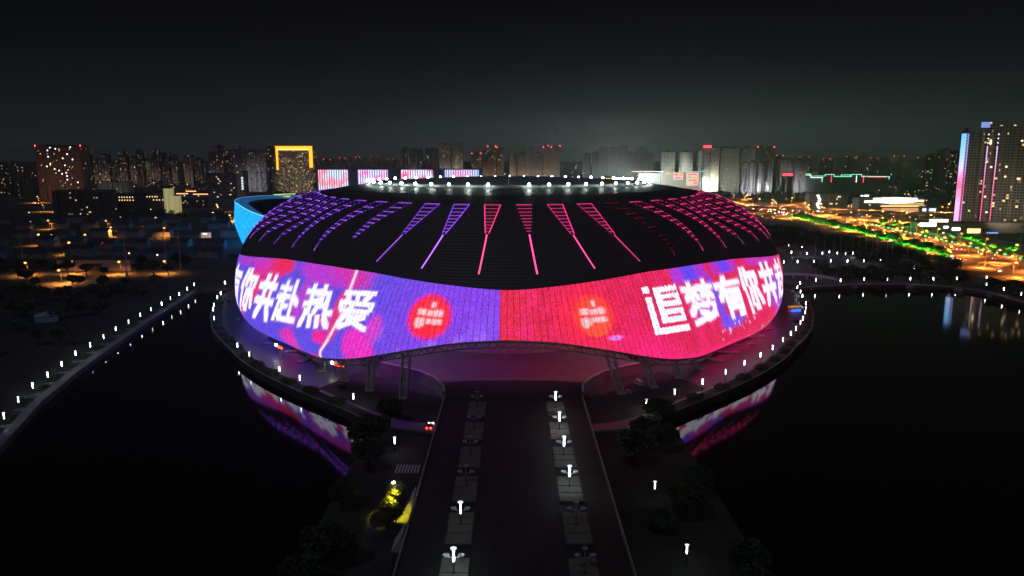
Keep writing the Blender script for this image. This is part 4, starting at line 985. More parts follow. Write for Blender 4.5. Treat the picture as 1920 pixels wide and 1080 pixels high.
win_parts(o,w_,-10.03,[ZA(371,1180)]*6+[ZA(376.5,1180)]*7,[(q-235)/54*w_ for q in (222,227,232,237,242,247,212,222,227,232,237,242,248)],glowmat('window_hotel', (1.0,.66,.32), 1.6),1.5,1.9)
o = tower(263,304,364,1170,facade('facade_hotel',(.14,.10,.07),.0),'low block with a single line of warm windows beside the yellow building',bays=1,depth=18,name='hotel_block',cat='building',crown=False)
w_ = XA(304,1170,40)-XA(263,1170,40)
win_parts(o,w_,-9.03,[ZA(370,1170)]*5+[ZA(376,1170)]*4,[(q-283)/41*w_ for q in (274,279,284,289,293,286,292,297,303)],glowmat('window_hotel', (1.0,.66,.32), 1.6),1.5,1.9)
yel = mat('yellow_glow_wall',(.55,.5,.28),.7,emit=(.9,.8,.35),strength=.35)  # wall emission stands in for light falling on the building
o = tower(305,318,352,1160,yel,'small glowing yellow building with a stepped gable',bays=2,depth=14,name='yellow_building',cat='building',crown=True)
tower(319,332,366,1165,yel,'low glowing yellow annex right of the stepped yellow building',bays=1,depth=12,name='yellow_annex',cat='building',crown=False)
o = tower(330,390,368,1300,DIMF,'dark long shed with glowing orange roof lines',bays=2,depth=18,name='shed',cat='building',crown=False)
w_ = XA(390,1300,40)-XA(330,1300,40)
for z,a,b__ in ((ZA(363,1300),-w_/2,-w_*.14),(ZA(364,1300),w_*.02,w_/2),(ZA(358.5,1300),-w_*.2,w_*.12)):
    m_ = MB(); m_.box(a,b__,-10,-9.2,z-.8,z+.6); m_.build('light_line', glowmat('orange_line',(1.0,.42,.16),2.5), o)
tower(182,240,340,1420,facade('facade_white_low',(.4,.4,.38),.02),'pale low block behind the lit hotel windows',bays=6,depth=20,name='school_block',cat='building',crown=False,wash=((.9,1,.85),12000))

# rows of low blocks that fill the town
grp = 'low town blocks'
def low_row(name, Y0, dY, x0, x1, step, h0, h1, desc, fm, seed):
    R_ = random.Random(seed); i = 0; x = x0
    while x < x1:
        w = step*R_.uniform(.55,.85); Y = Y0+R_.uniform(-dY,dY); h = R_.uniform(h0,h1); d = R_.uniform(12,22)
        o = thing('low_block', f'{desc}, {nth(i)} from the left', 'building', (x+w/2,Y,0), R_.uniform(-.05,.05), grp)
        m_ = MB(); m_.box(-w/2,w/2,-d/2,d/2,0,h); m_.build('wall', fm[i % len(fm)], o)
        m_ = MB(); m_.box(-w/2-.3,w/2+.3,-d/2-.3,d/2+.3,h,h+.5); m_.box(-w*.1,w*.12,-d*.2,d*.2,h+.5,h+3); m_.build('roof', roofm, o)
        x += step; i += 1
low_row('a',2050,120,-1450,-560,62,14,34,'low dark block in front of the left skyline towers',[LOWF,DARKF],1)
low_row('b',1500,70,-900,-480,58,10,20,'low block in the row behind the hotel windows',[LOWF,DIMF],2)
low_row('c',1900,100,-180,340,60,20,45,'low block under the middle skyline, behind the roof',[LOWF,DARKF],3)
low_row('d',1500,80,360,1000,52,9,20,'low block in the row under the white towers',[LOWF,GREYF,DARKF],4)
low_row('e',1950,120,760,1500,64,12,30,'low block in the far row at right',[LOWF,DARKF],5)

# low houses in the dark quarter on the left
grp = 'dark pitched-roof houses on the left'
def house(x, y, w, d, h, rz, label, lit):
    o = thing('house', label, 'house', (x,y,GZ), rz, grp)
    m_ = MB(); m_.box(-w/2,w/2,-d/2,d/2,-.5,h); m_.add([(-w/2,-d/2,h),(-w/2,d/2,h),(-w/2,0,h+d*.30)],[(0,1,2)]); m_.add([(w/2,-d/2,h),(w/2,d/2,h),(w/2,0,h+d*.30)],[(0,1,2)]); m_.build('wall', mat('house_wall',(.26,.25,.24),.85,vary=.2), o)
    m_ = MB(); e = .6
    for s_ in (-1,1): m_.add([(-w/2-e,s_*(d/2+e),h-e*.6),(w/2+e,s_*(d/2+e),h-e*.6),(w/2+e,0,h+d*.30+.15),(-w/2-e,0,h+d*.30+.15)],[(0,1,2,3)])
    m_.build('roof', mat('house_roof',(.05,.05,.06),.85,vary=.3), o)
    n_ = max(2,int(w/4)); R_ = random.Random(int(x*7+y))
    for k in range(n_):
        on = R_.random() < lit
        if on or k % 2 == 0:
            m_ = MB(); c_ = -w/2+w*(k+.5)/n_; m_.box(c_-.55,c_+.55,-d/2-.06,-d/2+.02,h*.55,h*.55+1.1); m_.build('window', (coolwin if R_.random() < .5 else warmwin) if on else glassm, o)
R_ = random.Random(11)
for row,(Y,x0,x1,st_) in enumerate(((640,-440,-225,36),(720,-520,-270,34),(805,-590,-300,36),(900,-660,-320,38),(1000,-740,-340,42))):
    x = x0; i = 0
    while x < x1:
        house(x+R_.uniform(-4,4), Y+R_.uniform(-14,14), R_.uniform(16,26), R_.uniform(9,12), R_.uniform(5,8), R_.uniform(-.12,.12), f'dark pitched-roof house in the {nth(row)} row behind the orange-lit warehouse, {nth(i)} from left', .035)
        x += st_; i += 1
# orange-lit warehouse and its lamps
x0, y0 = G(133,502,GZ); x1, y1 = G(262,502,GZ)
o = thing('warehouse', 'long low warehouse whose wall glows orange under street lamps', 'warehouse', ((x0+x1)/2,y0-8,GZ), 0)
w_ = x1-x0+2; m_ = MB(); m_.box(-w_/2,w_/2,-8,8,-.3,8.2); m_.build('wall', mat('warehouse_wall',(.6,.5,.4),.8,vary=.15), o)
m_ = MB(); m_.box(-w_/2-.5,w_/2+.5,-8.5,8.5,8.2,8.8); m_.build('roof', roofm, o)
m_ = MB(); m_.box(-w_*.1,w_*.12,-8.15,-8,-.2,5.6); m_.build('gate', mat('warehouse_gate',(.09,.06,.04),.8), o)
sodium = uneven(glowmat('sodium_head', (1.0,.42,.07), 3.2), .5, 1.6)
def make_sodium(label, group, h=10.0, en=2600, col=(1.0,.34,.06)):
    o = thing('sodium_lamp', label, 'street lamp', (0,0,0), 0, group)
    m_ = MB(); m_.cyl((0,.0,-.2),(0,0,h-.4),.14,.08,7); m_.bar((0,0,h-.4),(0,-1.8,h+.1),.10); m_.build('pole', darkmetal, o)
    m_ = MB(); m_.ball((0,-2.0,h+.05),1.0,.7,8,5); m_.build('lamp_head', sodium, o)
    ld = bpy.data.lights.new('sodium_light','SPOT'); ld.energy = en; ld.color = col; ld.spot_size = math.radians(165); ld.spot_blend = 1.0; ld.shadow_soft_size = .5
    lo_ = bpy.data.objects.new('sodium_light', ld); COL.objects.link(lo_); lo_.parent = o; lo_.location = (0,-2.0,h-1.4)
    return o
def PH(px, py, h, g=GZ):
    x, y = G(px,py,g+h); return (x,y+2.0,g)
grp = 'orange street lamps on the left'
OL = [(47,493),(135,491),(223,491),(308,490)]
s0_ = make_sodium('x', grp, 9.0, 42000)
copies(s0_, [dict(loc=PH(x,y,9.05), label=f'orange street lamp by the warehouse at left, {nth(i)} from the left', group=grp) for i,(x,y) in enumerate(OL)])
yl = copy_tree(s0_, loc=PH(110,507,9), label='orange street lamp over the lit yard below the warehouse', group=grp)
yd = MB(); yx0, yy0 = G(78,540,GZ); yx1, yy1 = G(160,540,GZ); yd.add([(yx0,yy0,GZ+.03),(yx1,yy0,GZ+.03),(yx1-6,yy0+55,GZ+.03),(yx0+12,yy0+58,GZ+.03)],[(0,1,2,3)])
struct(yd.build('yard', mat('yard_paving',(.28,.26,.23),.9,vary=.4,scale=.2)))
FL = [(23,350),(57,351),(97,350),(172,348),(352,350),(293,340),(425,308),(480,321),(497,322)]
grp = 'distant street lamps in the left quarter'
copies(copy_tree(s0_, label='x'), [dict(loc=PH(x,y,9.05), label=f'small orange street lamp far off at left below the skyline, {nth(i)} from the left', group=grp, scale=1.7) for i,(x,y) in enumerate(sorted(q for q in FL if q[1] > 330))])
R_ = random.Random(31); more = []
for k in range(24): more.append((R_.uniform(-820,-190), R_.uniform(650,1420)))  # lamps added at random spots for warm light on the ground
copies(copy_tree(yl, label='x'), [dict(loc=(x*(.55+.45*y/1400) if x > -300 else x*(y/1300),y,GZ), label=f'added warm street lamp among dark houses at left, {nth(i)} from the near side', group='added warm street lamps among the left houses', scale=1.15) for i,(x,y) in enumerate(sorted(more, key=lambda q: q[1]))])
sF = copy_tree(s0_, label='x', group='orange street lamps far behind')
for ch in sF.children:
    if ch.type == 'LIGHT': ch.data = ch.data.copy(); ch.data.energy = 240000; ch.data.color = (1.0,.36,.10)
R_ = random.Random(52); fl_ = [(x,y) for x,y in [(-1180+47*k+R_.uniform(-18,18), R_.choice((1120,1230,1390,1480))+R_.uniform(-30,30)) for k in range(17)]]
fr_ = [(x,y) for x,y in [(330+44*k+R_.uniform(-15,15), R_.choice((1330,1440,1590))+R_.uniform(-30,30)) for k in range(15)]]
copies(sF, [dict(loc=(x,y,GZ), label=f'orange street lamp lighting the low blocks under the left skyline, {nth(i)} from the left', group='orange street lamps far behind', scale=1.3) for i,(x,y) in enumerate(sorted(fl_))])
copies(copy_tree(sF, label='x'), [dict(loc=(x,y,GZ), label=f'orange street lamp lighting the low blocks under the right skyline, {nth(i)} from the left', group='orange street lamps far behind', scale=1.3) for i,(x,y) in enumerate(sorted(fr_))])
# masts
mast_l = [((240,541),431,'tall thin pale mast by the warehouse, most visible of four'),((44,500),440,'tall thin mast at the left edge above the orange lamps'),((312,505),432,'tall thin mast right of the warehouse lamps'),((339,505),420,'tall thin mast at the edge of the dark grove')]
for (px,py),pt,lb in mast_l:
    x, y = G(px,py,GZ); h = ZA(pt,y)-GZ; o = thing('lattice_mast', lb, 'mast', (x,y,GZ), 0, 'tall masts on the left')
    m_ = MB(); m_.cyl((0,0,-.3),(0,0,h),.5,.25,8); m_.build('pole', steel, o)
    m_ = MB(); m_.bar((-1.2,0,h-1),(1.2,0,h-1),.25); m_.bar((0,-.8,h-2.5),(0,.8,h-2.5),.25); m_.build('crossarm', steel, o)
x, y = G(387,449,GZ); o = thing('kiosk', 'small kiosk glowing warm white among dark trees left of the stadium', 'kiosk', (x,y,GZ))
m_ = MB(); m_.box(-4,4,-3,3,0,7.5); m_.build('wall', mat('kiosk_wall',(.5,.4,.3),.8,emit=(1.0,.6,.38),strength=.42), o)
m_ = MB(); m_.box(-4.5,4.5,-3.5,3.5,7.5,8.2); m_.build('roof', roofm, o)
m_ = MB(); m_.box(-2,2,-3.2,-3.0,5.6,6.8); m_.build('lamp', coolwin, o)
x, y = G(88,602,GZ); o = thing('shed', 'small pale blue metal shed alone in the dark left park', 'shed', (x,y,GZ), math.radians(25))
m_ = MB(); m_.box(-5,5,-3,3,-.2,3.2); m_.build('wall', mat('shed_wall',(.35,.42,.5),.6), o); m_ = MB(); m_.add([(-5.4,-3.4,3.2),(5.4,-3.4,3.2),(5.4,3.4,4.4),(-5.4,3.4,4.4)],[(0,1,2,3)]); m_.build('roof', mat('shed_roof',(.5,.58,.66),.5), o)
# trees in the dark left park
grp = 'dark trees in the left park'
pt = make_tree('park_tree', 'x', 'tree', 9.5, 4.2, 21, leafmat, 520, .65, grp, .35)
R_ = random.Random(4); spots = []
for row,(Y,x0,x1,n_) in enumerate(((540,-400,-240,11),(575,-420,-235,10),(490,-330,-225,7),(440,-300,-212,6),(390,-290,-212,5),(330,-270,-196,5),(620,-230,-185,4))):
    for i in range(n_):
        x = x0+(x1-x0)*(i+.5)/n_+R_.uniform(-4,4)
        spots.append(dict(loc=(x,Y+R_.uniform(-9,9),GZ-.05), rz=R_.uniform(0,6), scale=R_.uniform(.75,1.25), label=f'dark park tree in the {nth(row)} clump beyond the left lake path, {nth(i)} from the left', group=grp))
copies(pt, spots)
# ------------------------------------------------------------------ four-screen hall behind the stadium
Y = 1250; zt = ZA(318,Y); x0 = XA(592,Y,70); x1 = XA(905,Y,70); w_ = x1-x0
o = thing('exhibition_hall', 'long flat hall with four bright striped pink and blue screens behind the stadium', 'building', ((x0+x1)/2,Y+20,0))
m_ = MB(); m_.box(-w_/2,w_/2,-18,20,0,zt); m_.build('wall', mat('hall_wall',(.24,.27,.33),.7,vary=.1), o)
m_ = MB(); m_.box(-w_/2-1,w_/2+1,-20,21,zt,zt+1.2); m_.build('roof', mat('hall_roof',(.3,.34,.4),.6), o)
def stripscreen(name, base, tint, seed):
    m = bpy.data.materials.new(name); m.use_nodes = True; t = m.node_tree; b = t.nodes['Principled BSDF']; b.inputs['Base Color'].default_value = (.02,.02,.02,1); L = t.links.new
    c = N(t,'ShaderNodeTexCoord'); s = N(t,'ShaderNodeSeparateXYZ'); L(c.outputs['Object'],s.inputs[0])
    nz = N(t,'ShaderNodeTexNoise'); nz.inputs['Scale'].default_value = .07; nz.inputs['Detail'].default_value = 6; mp = N(t,'ShaderNodeMapping'); mp.inputs['Location'].default_value = (seed*7.3,seed*3.1,seed); L(c.outputs['Object'],mp.inputs[0]); L(mp.outputs[0],nz.inputs['Vector'])
    rp_ = N(t,'ShaderNodeValToRGB'); e = rp_.color_ramp.elements; e[0].position = .42; e[0].color = (*base,1); e[1].position = .6; e[1].color = (*tint,1); L(nz.outputs['Fac'],rp_.inputs[0])
    L(rp_.outputs[0],b.inputs['Emission Color'])
    fr = math_node(t,'FRACT',math_node(t,'DIVIDE',math_node(t,'ADD',s.outputs['X'],400.0),3.9)); k = math_node(t,'ADD',math_node(t,'MULTIPLY',math_node(t,'GREATER_THAN',fr,.36),1.5),.25)
    L(k,b.inputs['Emission Strength']); return m
for i,(a,b__,yt,yb,bs,tn) in enumerate(((596,651,318,356,(.55,.68,1.0),(1.0,.30,.38)),(670,726,318,350,(.58,.64,1.0),(1.0,.22,.55)),(751,811,318,350,(.70,.68,.98),(1.0,.18,.30)),(834,897,318,346,(.45,.55,.95),(.9,.35,.6)))):
    m_ = MB(); m_.box(XA(a,Y,70)-(x0+x1)/2,XA(b__,Y,70)-(x0+x1)/2,-19.2,-18.05,ZA(yb,Y),ZA(yt+.5,Y)); m_.build('striped_screen', stripscreen(f'striped_screen_{i}',bs,tn,i+1), o)
# ------------------------------------------------------------------ blue arena left behind the stadium
ox = XA(560,790,30); o = thing('blue_arena', 'low oval arena glowing bright blue with a sweeping rim left behind the stadium', 'arena', (ox,800,0))
P0=[];P1=[];P2=[];PI=[];PI0=[]
for k in range(121):
    a = math.radians(-180+3*k); bz = 1.0; ex, ey = 62.0, 86.0
    x = ex*math.cos(a); y = ey*math.sin(a); top = 40-13*max(0,math.cos(a-math.radians(-45)))+5*math.cos(a-math.radians(160)); 
    P0.append((x*.93,y*.93,1)); P1.append((x*1.03,y*1.03,top*.5)); P2.append((x,y,top)); PI.append((x*.80,y*.82,top-3.0)); PI0.append((x*.62,y*.62,12))
bm_ = bpy.data.materials.new('blue_cladding'); bm_.use_nodes = True; t = bm_.node_tree; b = t.nodes['Principled BSDF']; b.inputs['Base Color'].default_value = (.02,.05,.1,1); L = t.links.new
c = N(t,'ShaderNodeTexCoord'); nz = N(t,'ShaderNodeTexNoise'); nz.inputs['Scale'].default_value = .25; L(c.outputs['Object'],nz.inputs['Vector'])
s = N(t,'ShaderNodeSeparateXYZ'); L(c.outputs['Object'],s.inputs[0]); fr = math_node(t,'FRACT',math_node(t,'DIVIDE',s.outputs['Z'],1.3))
k = math_node(t,'MULTIPLY',math_node(t,'ADD',math_node(t,'MULTIPLY',math_node(t,'GREATER_THAN',fr,.3),.5),.5),math_node(t,'ADD',math_node(t,'MULTIPLY',nz.outputs['Fac'],.9),.45))
b.inputs['Emission Color'].default_value = (.015,.36,1.0,1); L(math_node(t,'MULTIPLY',k,1.9),b.inputs['Emission Strength'])
m_ = MB(); m_.strip(P0,P1); m_.strip(P1,P2); m_.build('cladding', bm_, o, smooth=True)
m_ = MB(); m_.strip(P2,PI); m_.build('rim', mat('arena_rim',(.1,.2,.35),.5,emit=(.02,.2,.6),strength=.35), o)
m_ = MB(); m_.strip(PI,PI0); m_.add([p for p in PI0[:-1]],[tuple(range(120))]); m_.build('bowl', mat('arena_bowl',(.03,.04,.06),.8), o)
m_ = MB(); m_.strip([(x*1.003,y*1.003,z-.5) for x,y,z in P2],[(x*1.003,y*1.003,z+.1) for x,y,z in P2]); m_.build('rim_light', glowmat('arena_line',(.25,.75,1.0),1.6), o)
for k in range(6):
    px0 = 478+7*k; px1 = px0+24+3*k; Yk = 848+3*k; z = ZA(388-4.6*k,Yk)
    m_ = MB(); m_.bar((XA(px0,Yk,z)-ox,Yk-800,z),(XA(px1,Yk,z)-ox,Yk-800+4,z+.8),2.0,.8); m_.build('seat_light', glowmat('arena_seats',(.75,.9,.30),1.1), o)
# ------------------------------------------------------------------ right: avenue, expressway, neon tower
AVL = [(300,330),(338,440),(352,510),(366,632),(385,800),(398,1047),(396,1250),(360,1600)]
AVR = [(412,330),(412,440),(418,540),(431,632),(450,800),(464,964),(470,1150),(450,1600)]
la = along(AVL,60); ra = along(AVR,60)
av = MB(); av.strip([(p.x,p.y,GZ+.02) for p in la],[(p.x,p.y,GZ+.02) for p in ra]); struct(av.build('avenue', mat('avenue_asphalt',(.17,.16,.15),.7,vary=.2,scale=.08)))
mk = MB()
for q in (.16,.30,.44,.58,.72,.86):
    for k in range(59):
        a = la[k].lerp(ra[k],q); b__ = la[k+1].lerp(ra[k+1],q); c_ = a.lerp(b__,.5) if q not in (.44,) else b__
        mk.add([(a.x-.12,a.y,GZ+.03),(a.x+.12,a.y,GZ+.03),(c_.x+.12,c_.y,GZ+.03),(c_.x-.12,c_.y,GZ+.03)],[(0,1,2,3)])
struct(mk.build('lane_marking', mat('road_paint',(.7,.7,.7),.6)))
sw = MB(); a = [p+Vector((0,0)) for p in ra]; sw.strip([(p.x+.3,p.y,GZ+.14) for p in a],[(p.x+9,p.y,GZ+.14) for p in a]); sw.strip([(p.x+.3,p.y,GZ-.1) for p in a],[(p.x+.3,p.y,GZ+.14) for p in a]); struct(sw.build('pavement', mat('pavement',(.22,.2,.19),.85,vary=.2)))
fc = MB(); fc.strip([(p.x+9.2,p.y,GZ+.03) for p in a],[(p.x+60,p.y,GZ+.03) for p in a]); struct(fc.build('forecourt', mat('forecourt',(.3,.28,.26),.8,vary=.3,scale=.05)))
# expressway on piers
EXP = [(120,1440),(300,1310),(420,1215),(520,1130),(640,1060),(760,1010),(900,960)]
ep = along(EXP,60); e0 = offset(ep,-11); e1 = offset(ep,11); EZ = 9.0
o = thing('expressway', 'raised expressway crossing the right half behind the avenue, bathed in orange light', 'bridge', (0,0,0))
m_ = MB(); m_.strip([(p.x,p.y,EZ) for p in e0],[(p.x,p.y,EZ) for p in e1]); m_.strip([(p.x,p.y,EZ-2) for p in e0],[(p.x,p.y,EZ) for p in e0]); m_.strip([(p.x,p.y,EZ-2) for p in e1],[(p.x,p.y,EZ) for p in e1]); m_.strip([(p.x,p.y,EZ-2) for p in e0],[(p.x,p.y,EZ-2) for p in e1]); m_.build('deck', mat('expressway_concrete',(.42,.39,.35),.8,vary=.1), o)
for side,e_ in ((1,e0),(-1,e1)):
    m_ = MB(); m_.strip([(p.x,p.y,EZ) for p in e_],[(p.x,p.y,EZ+1.1) for p in e_]); q_ = offset(e_,.3*side); m_.strip([(p.x,p.y,EZ+1.1) for p in e_],[(p.x,p.y,EZ+1.1) for p in q_]); m_.strip([(p.x,p.y,EZ+1.1) for p in q_],[(p.x,p.y,EZ) for p in q_]); m_.build('barrier', concrete, o)
for k in range(2,60,4):
    p = ep[k]; m_ = MB(); m_.box(p.x-1.2,p.x+1.2,p.y-1,p.y+1,0,EZ-2); m_.box(p.x-5,p.x+5,p.y-1,p.y+1,EZ-3.2,EZ-2); m_.build('pier', concrete, o)
# orange lamps along both
grp = 'orange lamps along the avenue and expressway'
OR = [(1590,415),(1630,405.5),(1677.5,414),(1737,432.5),(1820,440),(1890,447),(1760,470),(1850,492),(1905,470)]
sA = copy_tree(s0_, label='x', group=grp)
def big(lst, lb, en, h, g=GZ):
    return [dict(loc=PH(x,y,h,g), label=f'{lb}, {nth(i)} from the left', group=grp, scale=h/9.05) for i,(x,y) in enumerate(sorted(lst))]
for ch in sA.children:
    if ch.type == 'LIGHT':
        ch.data = ch.data.copy(); ch.data.energy = 100000; ch.data.color = (1.0,.25,.035)
lampA = []
for k in range(15):
    y = 430+50*k; xl = float(np.interp(y,[p[1] for p in AVL],[p[0] for p in AVL])); xr = float(np.interp(y,[p[1] for p in AVR],[p[0] for p in AVR]))
    lampA += [('near', xl+1.5, y), ('middle', (xl+xr)/2, y+25), ('far', xr-.8, y+12)]
for w_ in ('near','middle','far'):
    lst = [(x,y) for q,x,y in lampA if q == w_]
    copies(copy_tree(sA, label='x', group=grp), [dict(loc=(x,y+2,GZ), label=f'tall orange street lamp on the {w_} line of the avenue, {nth(i)} from the near end', group=grp, scale=1.2) for i,(x,y) in enumerate(lst)])
copies(sA, big(OR[:4],'tall orange street lamp on the pavement before the neon tower',0,11))
OR2 = [(1451,377),(1485,371),(1516,384.5),(1576,374.5),(1779,382.5),(1356,359.5),(1376,366),(1397,369),(1424,373),(1411,384),(1540,388),(1610,394),(1655,396),(1700,399),(1745,403),(1470,392)]
sB = copy_tree(sA, label='x', group=grp)
for ch in sB.children:
    if ch.type == 'LIGHT': ch.data = ch.data.copy(); ch.data.energy = 260000
copies(sB, big(OR2,'orange street lamp near the right expressway',0,13))
lst = []
for k in range(3,58,3):
    p = ep[k]; lst.append((p.x,p.y))
copies(copy_tree(sB, label='x'), [dict(loc=(x,y+2,EZ), label=f'orange lamp on the deck of the raised expressway, {nth(i)} from its left end', group=grp, scale=1.0) for i,(x,y) in enumerate(lst)])
OR3 = [(985,326),(998,327),(1012,326.5),(1026,327),(1042,327),(1070,325),(1080,327),(1110,324),(1380,331),(1440,345),(1060,328)]
sC = copy_tree(s0_, label='x', group='far orange lamps behind the roof')
copies(sC, [dict(loc=(XA(x,1900,12),1900+i*9,GZ), label=f'tiny orange street lamp far behind the roof lamps, {nth(i)} from the left', group='far orange lamps behind the roof', scale=1.8) for i,(x,y) in enumerate(sorted(OR3))])
# hedge and trees lit green
greenled = glowmat('green_led', (.05,1.0,.22), 9.0)
grp = 'green floodlights along the avenue'
g0 = thing('green_floodlight','x','floodlight',(0,0,0),0,grp)
m_ = MB(); m_.box(-1.1,1.1,-.3,.3,.1,.55); m_.build('lamp_face', greenled, g0)
m_ = MB(); m_.box(-1.2,1.2,-.4,.4,-.1,.12); m_.build('bracket', darkmetal, g0)
ld = bpy.data.lights.new('green_light','SPOT'); ld.spot_size = math.radians(125); ld.spot_blend = .5; ld.energy = 9000; ld.color = (.04,1.0,.10); ld.shadow_soft_size = .6
lo_ = bpy.data.objects.new('green_light', ld); COL.objects.link(lo_); lo_.parent = g0; lo_.location = (0,-.2,.7); lo_.rotation_euler = (math.radians(180),0,0)
sp_ = []
for k in range(34):
    y = 560+k*12.5; sp_.append((float(np.interp(y,[p[1] for p in AVR],[p[0] for p in AVR]))-1.6, y))
copies(g0, [dict(loc=(x,y,GZ+.1), label=f'small green floodlight under the hedge beyond the avenue, {nth(i)} from near end', group=grp) for i,(x,y) in enumerate(sp_)])
grp = 'hedge bushes lit green along the avenue'
hb = copy_tree(bush0, label='x', group=grp)
copies(hb, [dict(loc=(x+2.6,y+2.2,GZ), scale=(1.2,1.8,1.5+.3*math.sin(i*1.7)), rz=i*.9, label=f'hedge bush lit green on the far side of the avenue, {nth(i)} from the near end', group=grp) for i,(x,y) in enumerate(sp_)])
grp = 'trees lit green along the near side of the avenue'
gt = make_tree('avenue_tree','x','tree',8.5,5.6,33,mat('foliage_bright', (.07,.15,.04), .75, vary=.4, scale=.35),900,.6,grp,.3)
ld2 = bpy.data.lights.new('green_uplight','SPOT'); ld2.spot_size = math.radians(130); ld2.spot_blend = .5; ld2.energy = 1500; ld2.color = (.10,1.0,.04); ld2.shadow_soft_size = .5
ld2.energy = 40000
lo_ = bpy.data.objects.new('green_uplight', ld2); COL.objects.link(lo_); lo_.parent = gt; lo_.location = (-2.4,-4.2,.9); lo_.rotation_euler = (math.radians(180-22),math.radians(-14),0)
sp2 = []
for k in range(26):
    y = 632+k*17; sp2.append((float(np.interp(y,[p[1] for p in AVL],[p[0] for p in AVL]))-2.0, y))
copies(gt, [dict(loc=(x+2*math.sin(i*2.2),y,GZ), scale=.85+.09*((i*7) % 5), rz=.2*(i % 3), label=f'tree glowing green along the near side of the avenue, {nth(i)} from the near end', group=grp) for i,(x,y) in enumerate(sp2)])
grp = 'trees behind the green hedge'
copies(copy_tree(gt,label='x'), [dict(loc=(float(np.interp(y,[p[1] for p in AVR],[p[0] for p in AVR]))+12+5*math.sin(y),y,GZ), scale=.7+.08*((i*5) % 4), rz=.2*(i % 4), label=f'tree tinted green behind the hedge of the far pavement, {nth(i)} from the near end', group=grp) for i,y in enumerate(range(600,980,24))])
# traffic
for gname,cl,way,qs in (('white',WHITE,-1,(.10,.22,.36)),('silver',SILV,1,(.52,.66,.80)),('black',BLACK,1,(.59,.74,.92)),('red',RED,-1,(.16,.29,.40))):
    grp = 'cars on the lit avenue'
    cc = make_car('x', cl, grp)
    R_ = random.Random(len(gname)*5); lst = []
    for k in range(21):
        f = R_.uniform(.17,.78); i = int(f*59); p = la[i].lerp(ra[i], qs[k % 3]); d_ = (la[i+1]-la[i]); ang = math.atan2(d_.y,d_.x)-math.pi/2
        if all(math.dist((p.x,p.y),q[:2]) > 6.5 for q in lst): lst.append((p.x,p.y,ang+(math.pi if way < 0 else 0)))
    lst.sort(key=lambda v: v[1])
    copies(cc, [dict(loc=(x,y,GZ+.03), rz=a, label=f'{gname} car {"coming towards" if way < 0 else "driving away along"} the lit avenue, {nth(i)} {gname} one from the near end', group=grp) for i,(x,y,a) in enumerate(lst)])
grp = 'cars on the expressway'
cc = make_car('x', SILV, grp); R_ = random.Random(77); lst = []
for k in range(34):
    i = R_.randint(5,52); s_ = R_.choice((-7.5,-4,4,7.5)); p = offset(ep,s_)[i]; d_ = ep[i+1]-ep[i]; a = math.atan2(d_.y,d_.x)-math.pi/2
    if all(math.dist((p.x,p.y),q[:2]) > 7 for q in lst): lst.append((p.x,p.y,a+(0 if s_ < 0 else math.pi)))
lst.sort()
copies(cc, [dict(loc=(x,y,EZ+.02), rz=a, label=f'small car on the raised expressway, {nth(i)} from its left end', group=grp) for i,(x,y,a) in enumerate(lst)])

# neon tower at right
Y = 900
o = thing('neon_tower', 'tall dark tower at the right edge with blue and pink light strips down its face', 'tower', (XA(1850,Y,40),Y,0))
ox = XA(1850,Y,40)
TWF = facade('facade_tower',(.21,.19,.16),.07,cell=(3.3,3.2),strength=1.4,warm=.35,win=(.15,.85,.25,.85))
r_t = math.hypot(ox,Y); tdx, tdy = Y/r_t, -ox/r_t; o.rotation_euler.z = math.atan2(tdy,tdx)
def PX(px):                                  # along the front of the tower, which faces the lake
    u = (px-CX)/FPX; k0 = 25*SP; return (u*(Y*CP+k0)-ox)/(tdx-u*tdy*CP)
def vol(name, a, b_, py, y0, y1, m, z0=0): 
    m_ = MB(); m_.box(PX(a),PX(b_),y0,y1,z0,ZA(py,Y)); return m_.build(name, m, o)
sideF = facade('facade_tower_blank',(.22,.20,.17),.015,cell=(3.3,3.2),strength=1.2)
vol('wall', 1795,1809.5,248,-6,30,mat('tower_side',(.10,.11,.15),.7)); vol('wall',1809.5,1829,249,-3.5,30,sideF); vol('wall',1829,1862,229,0,34,TWF); vol('wall',1862,1990,235,-4,40,TWF)
m_ = MB(); 
for k in range(3): m_.box(PX(1832+10*k),PX(1836+10*k),-1.6,0,8,ZA(240,Y))
m_.build('pilaster', sideF, o)
for k in range(5):
    m_ = MB(); m_.box(PX(1872+24*k),PX(1880+24*k),-6.2,-4,8,ZA(236,Y)); m_.build('pilaster', sideF, o)
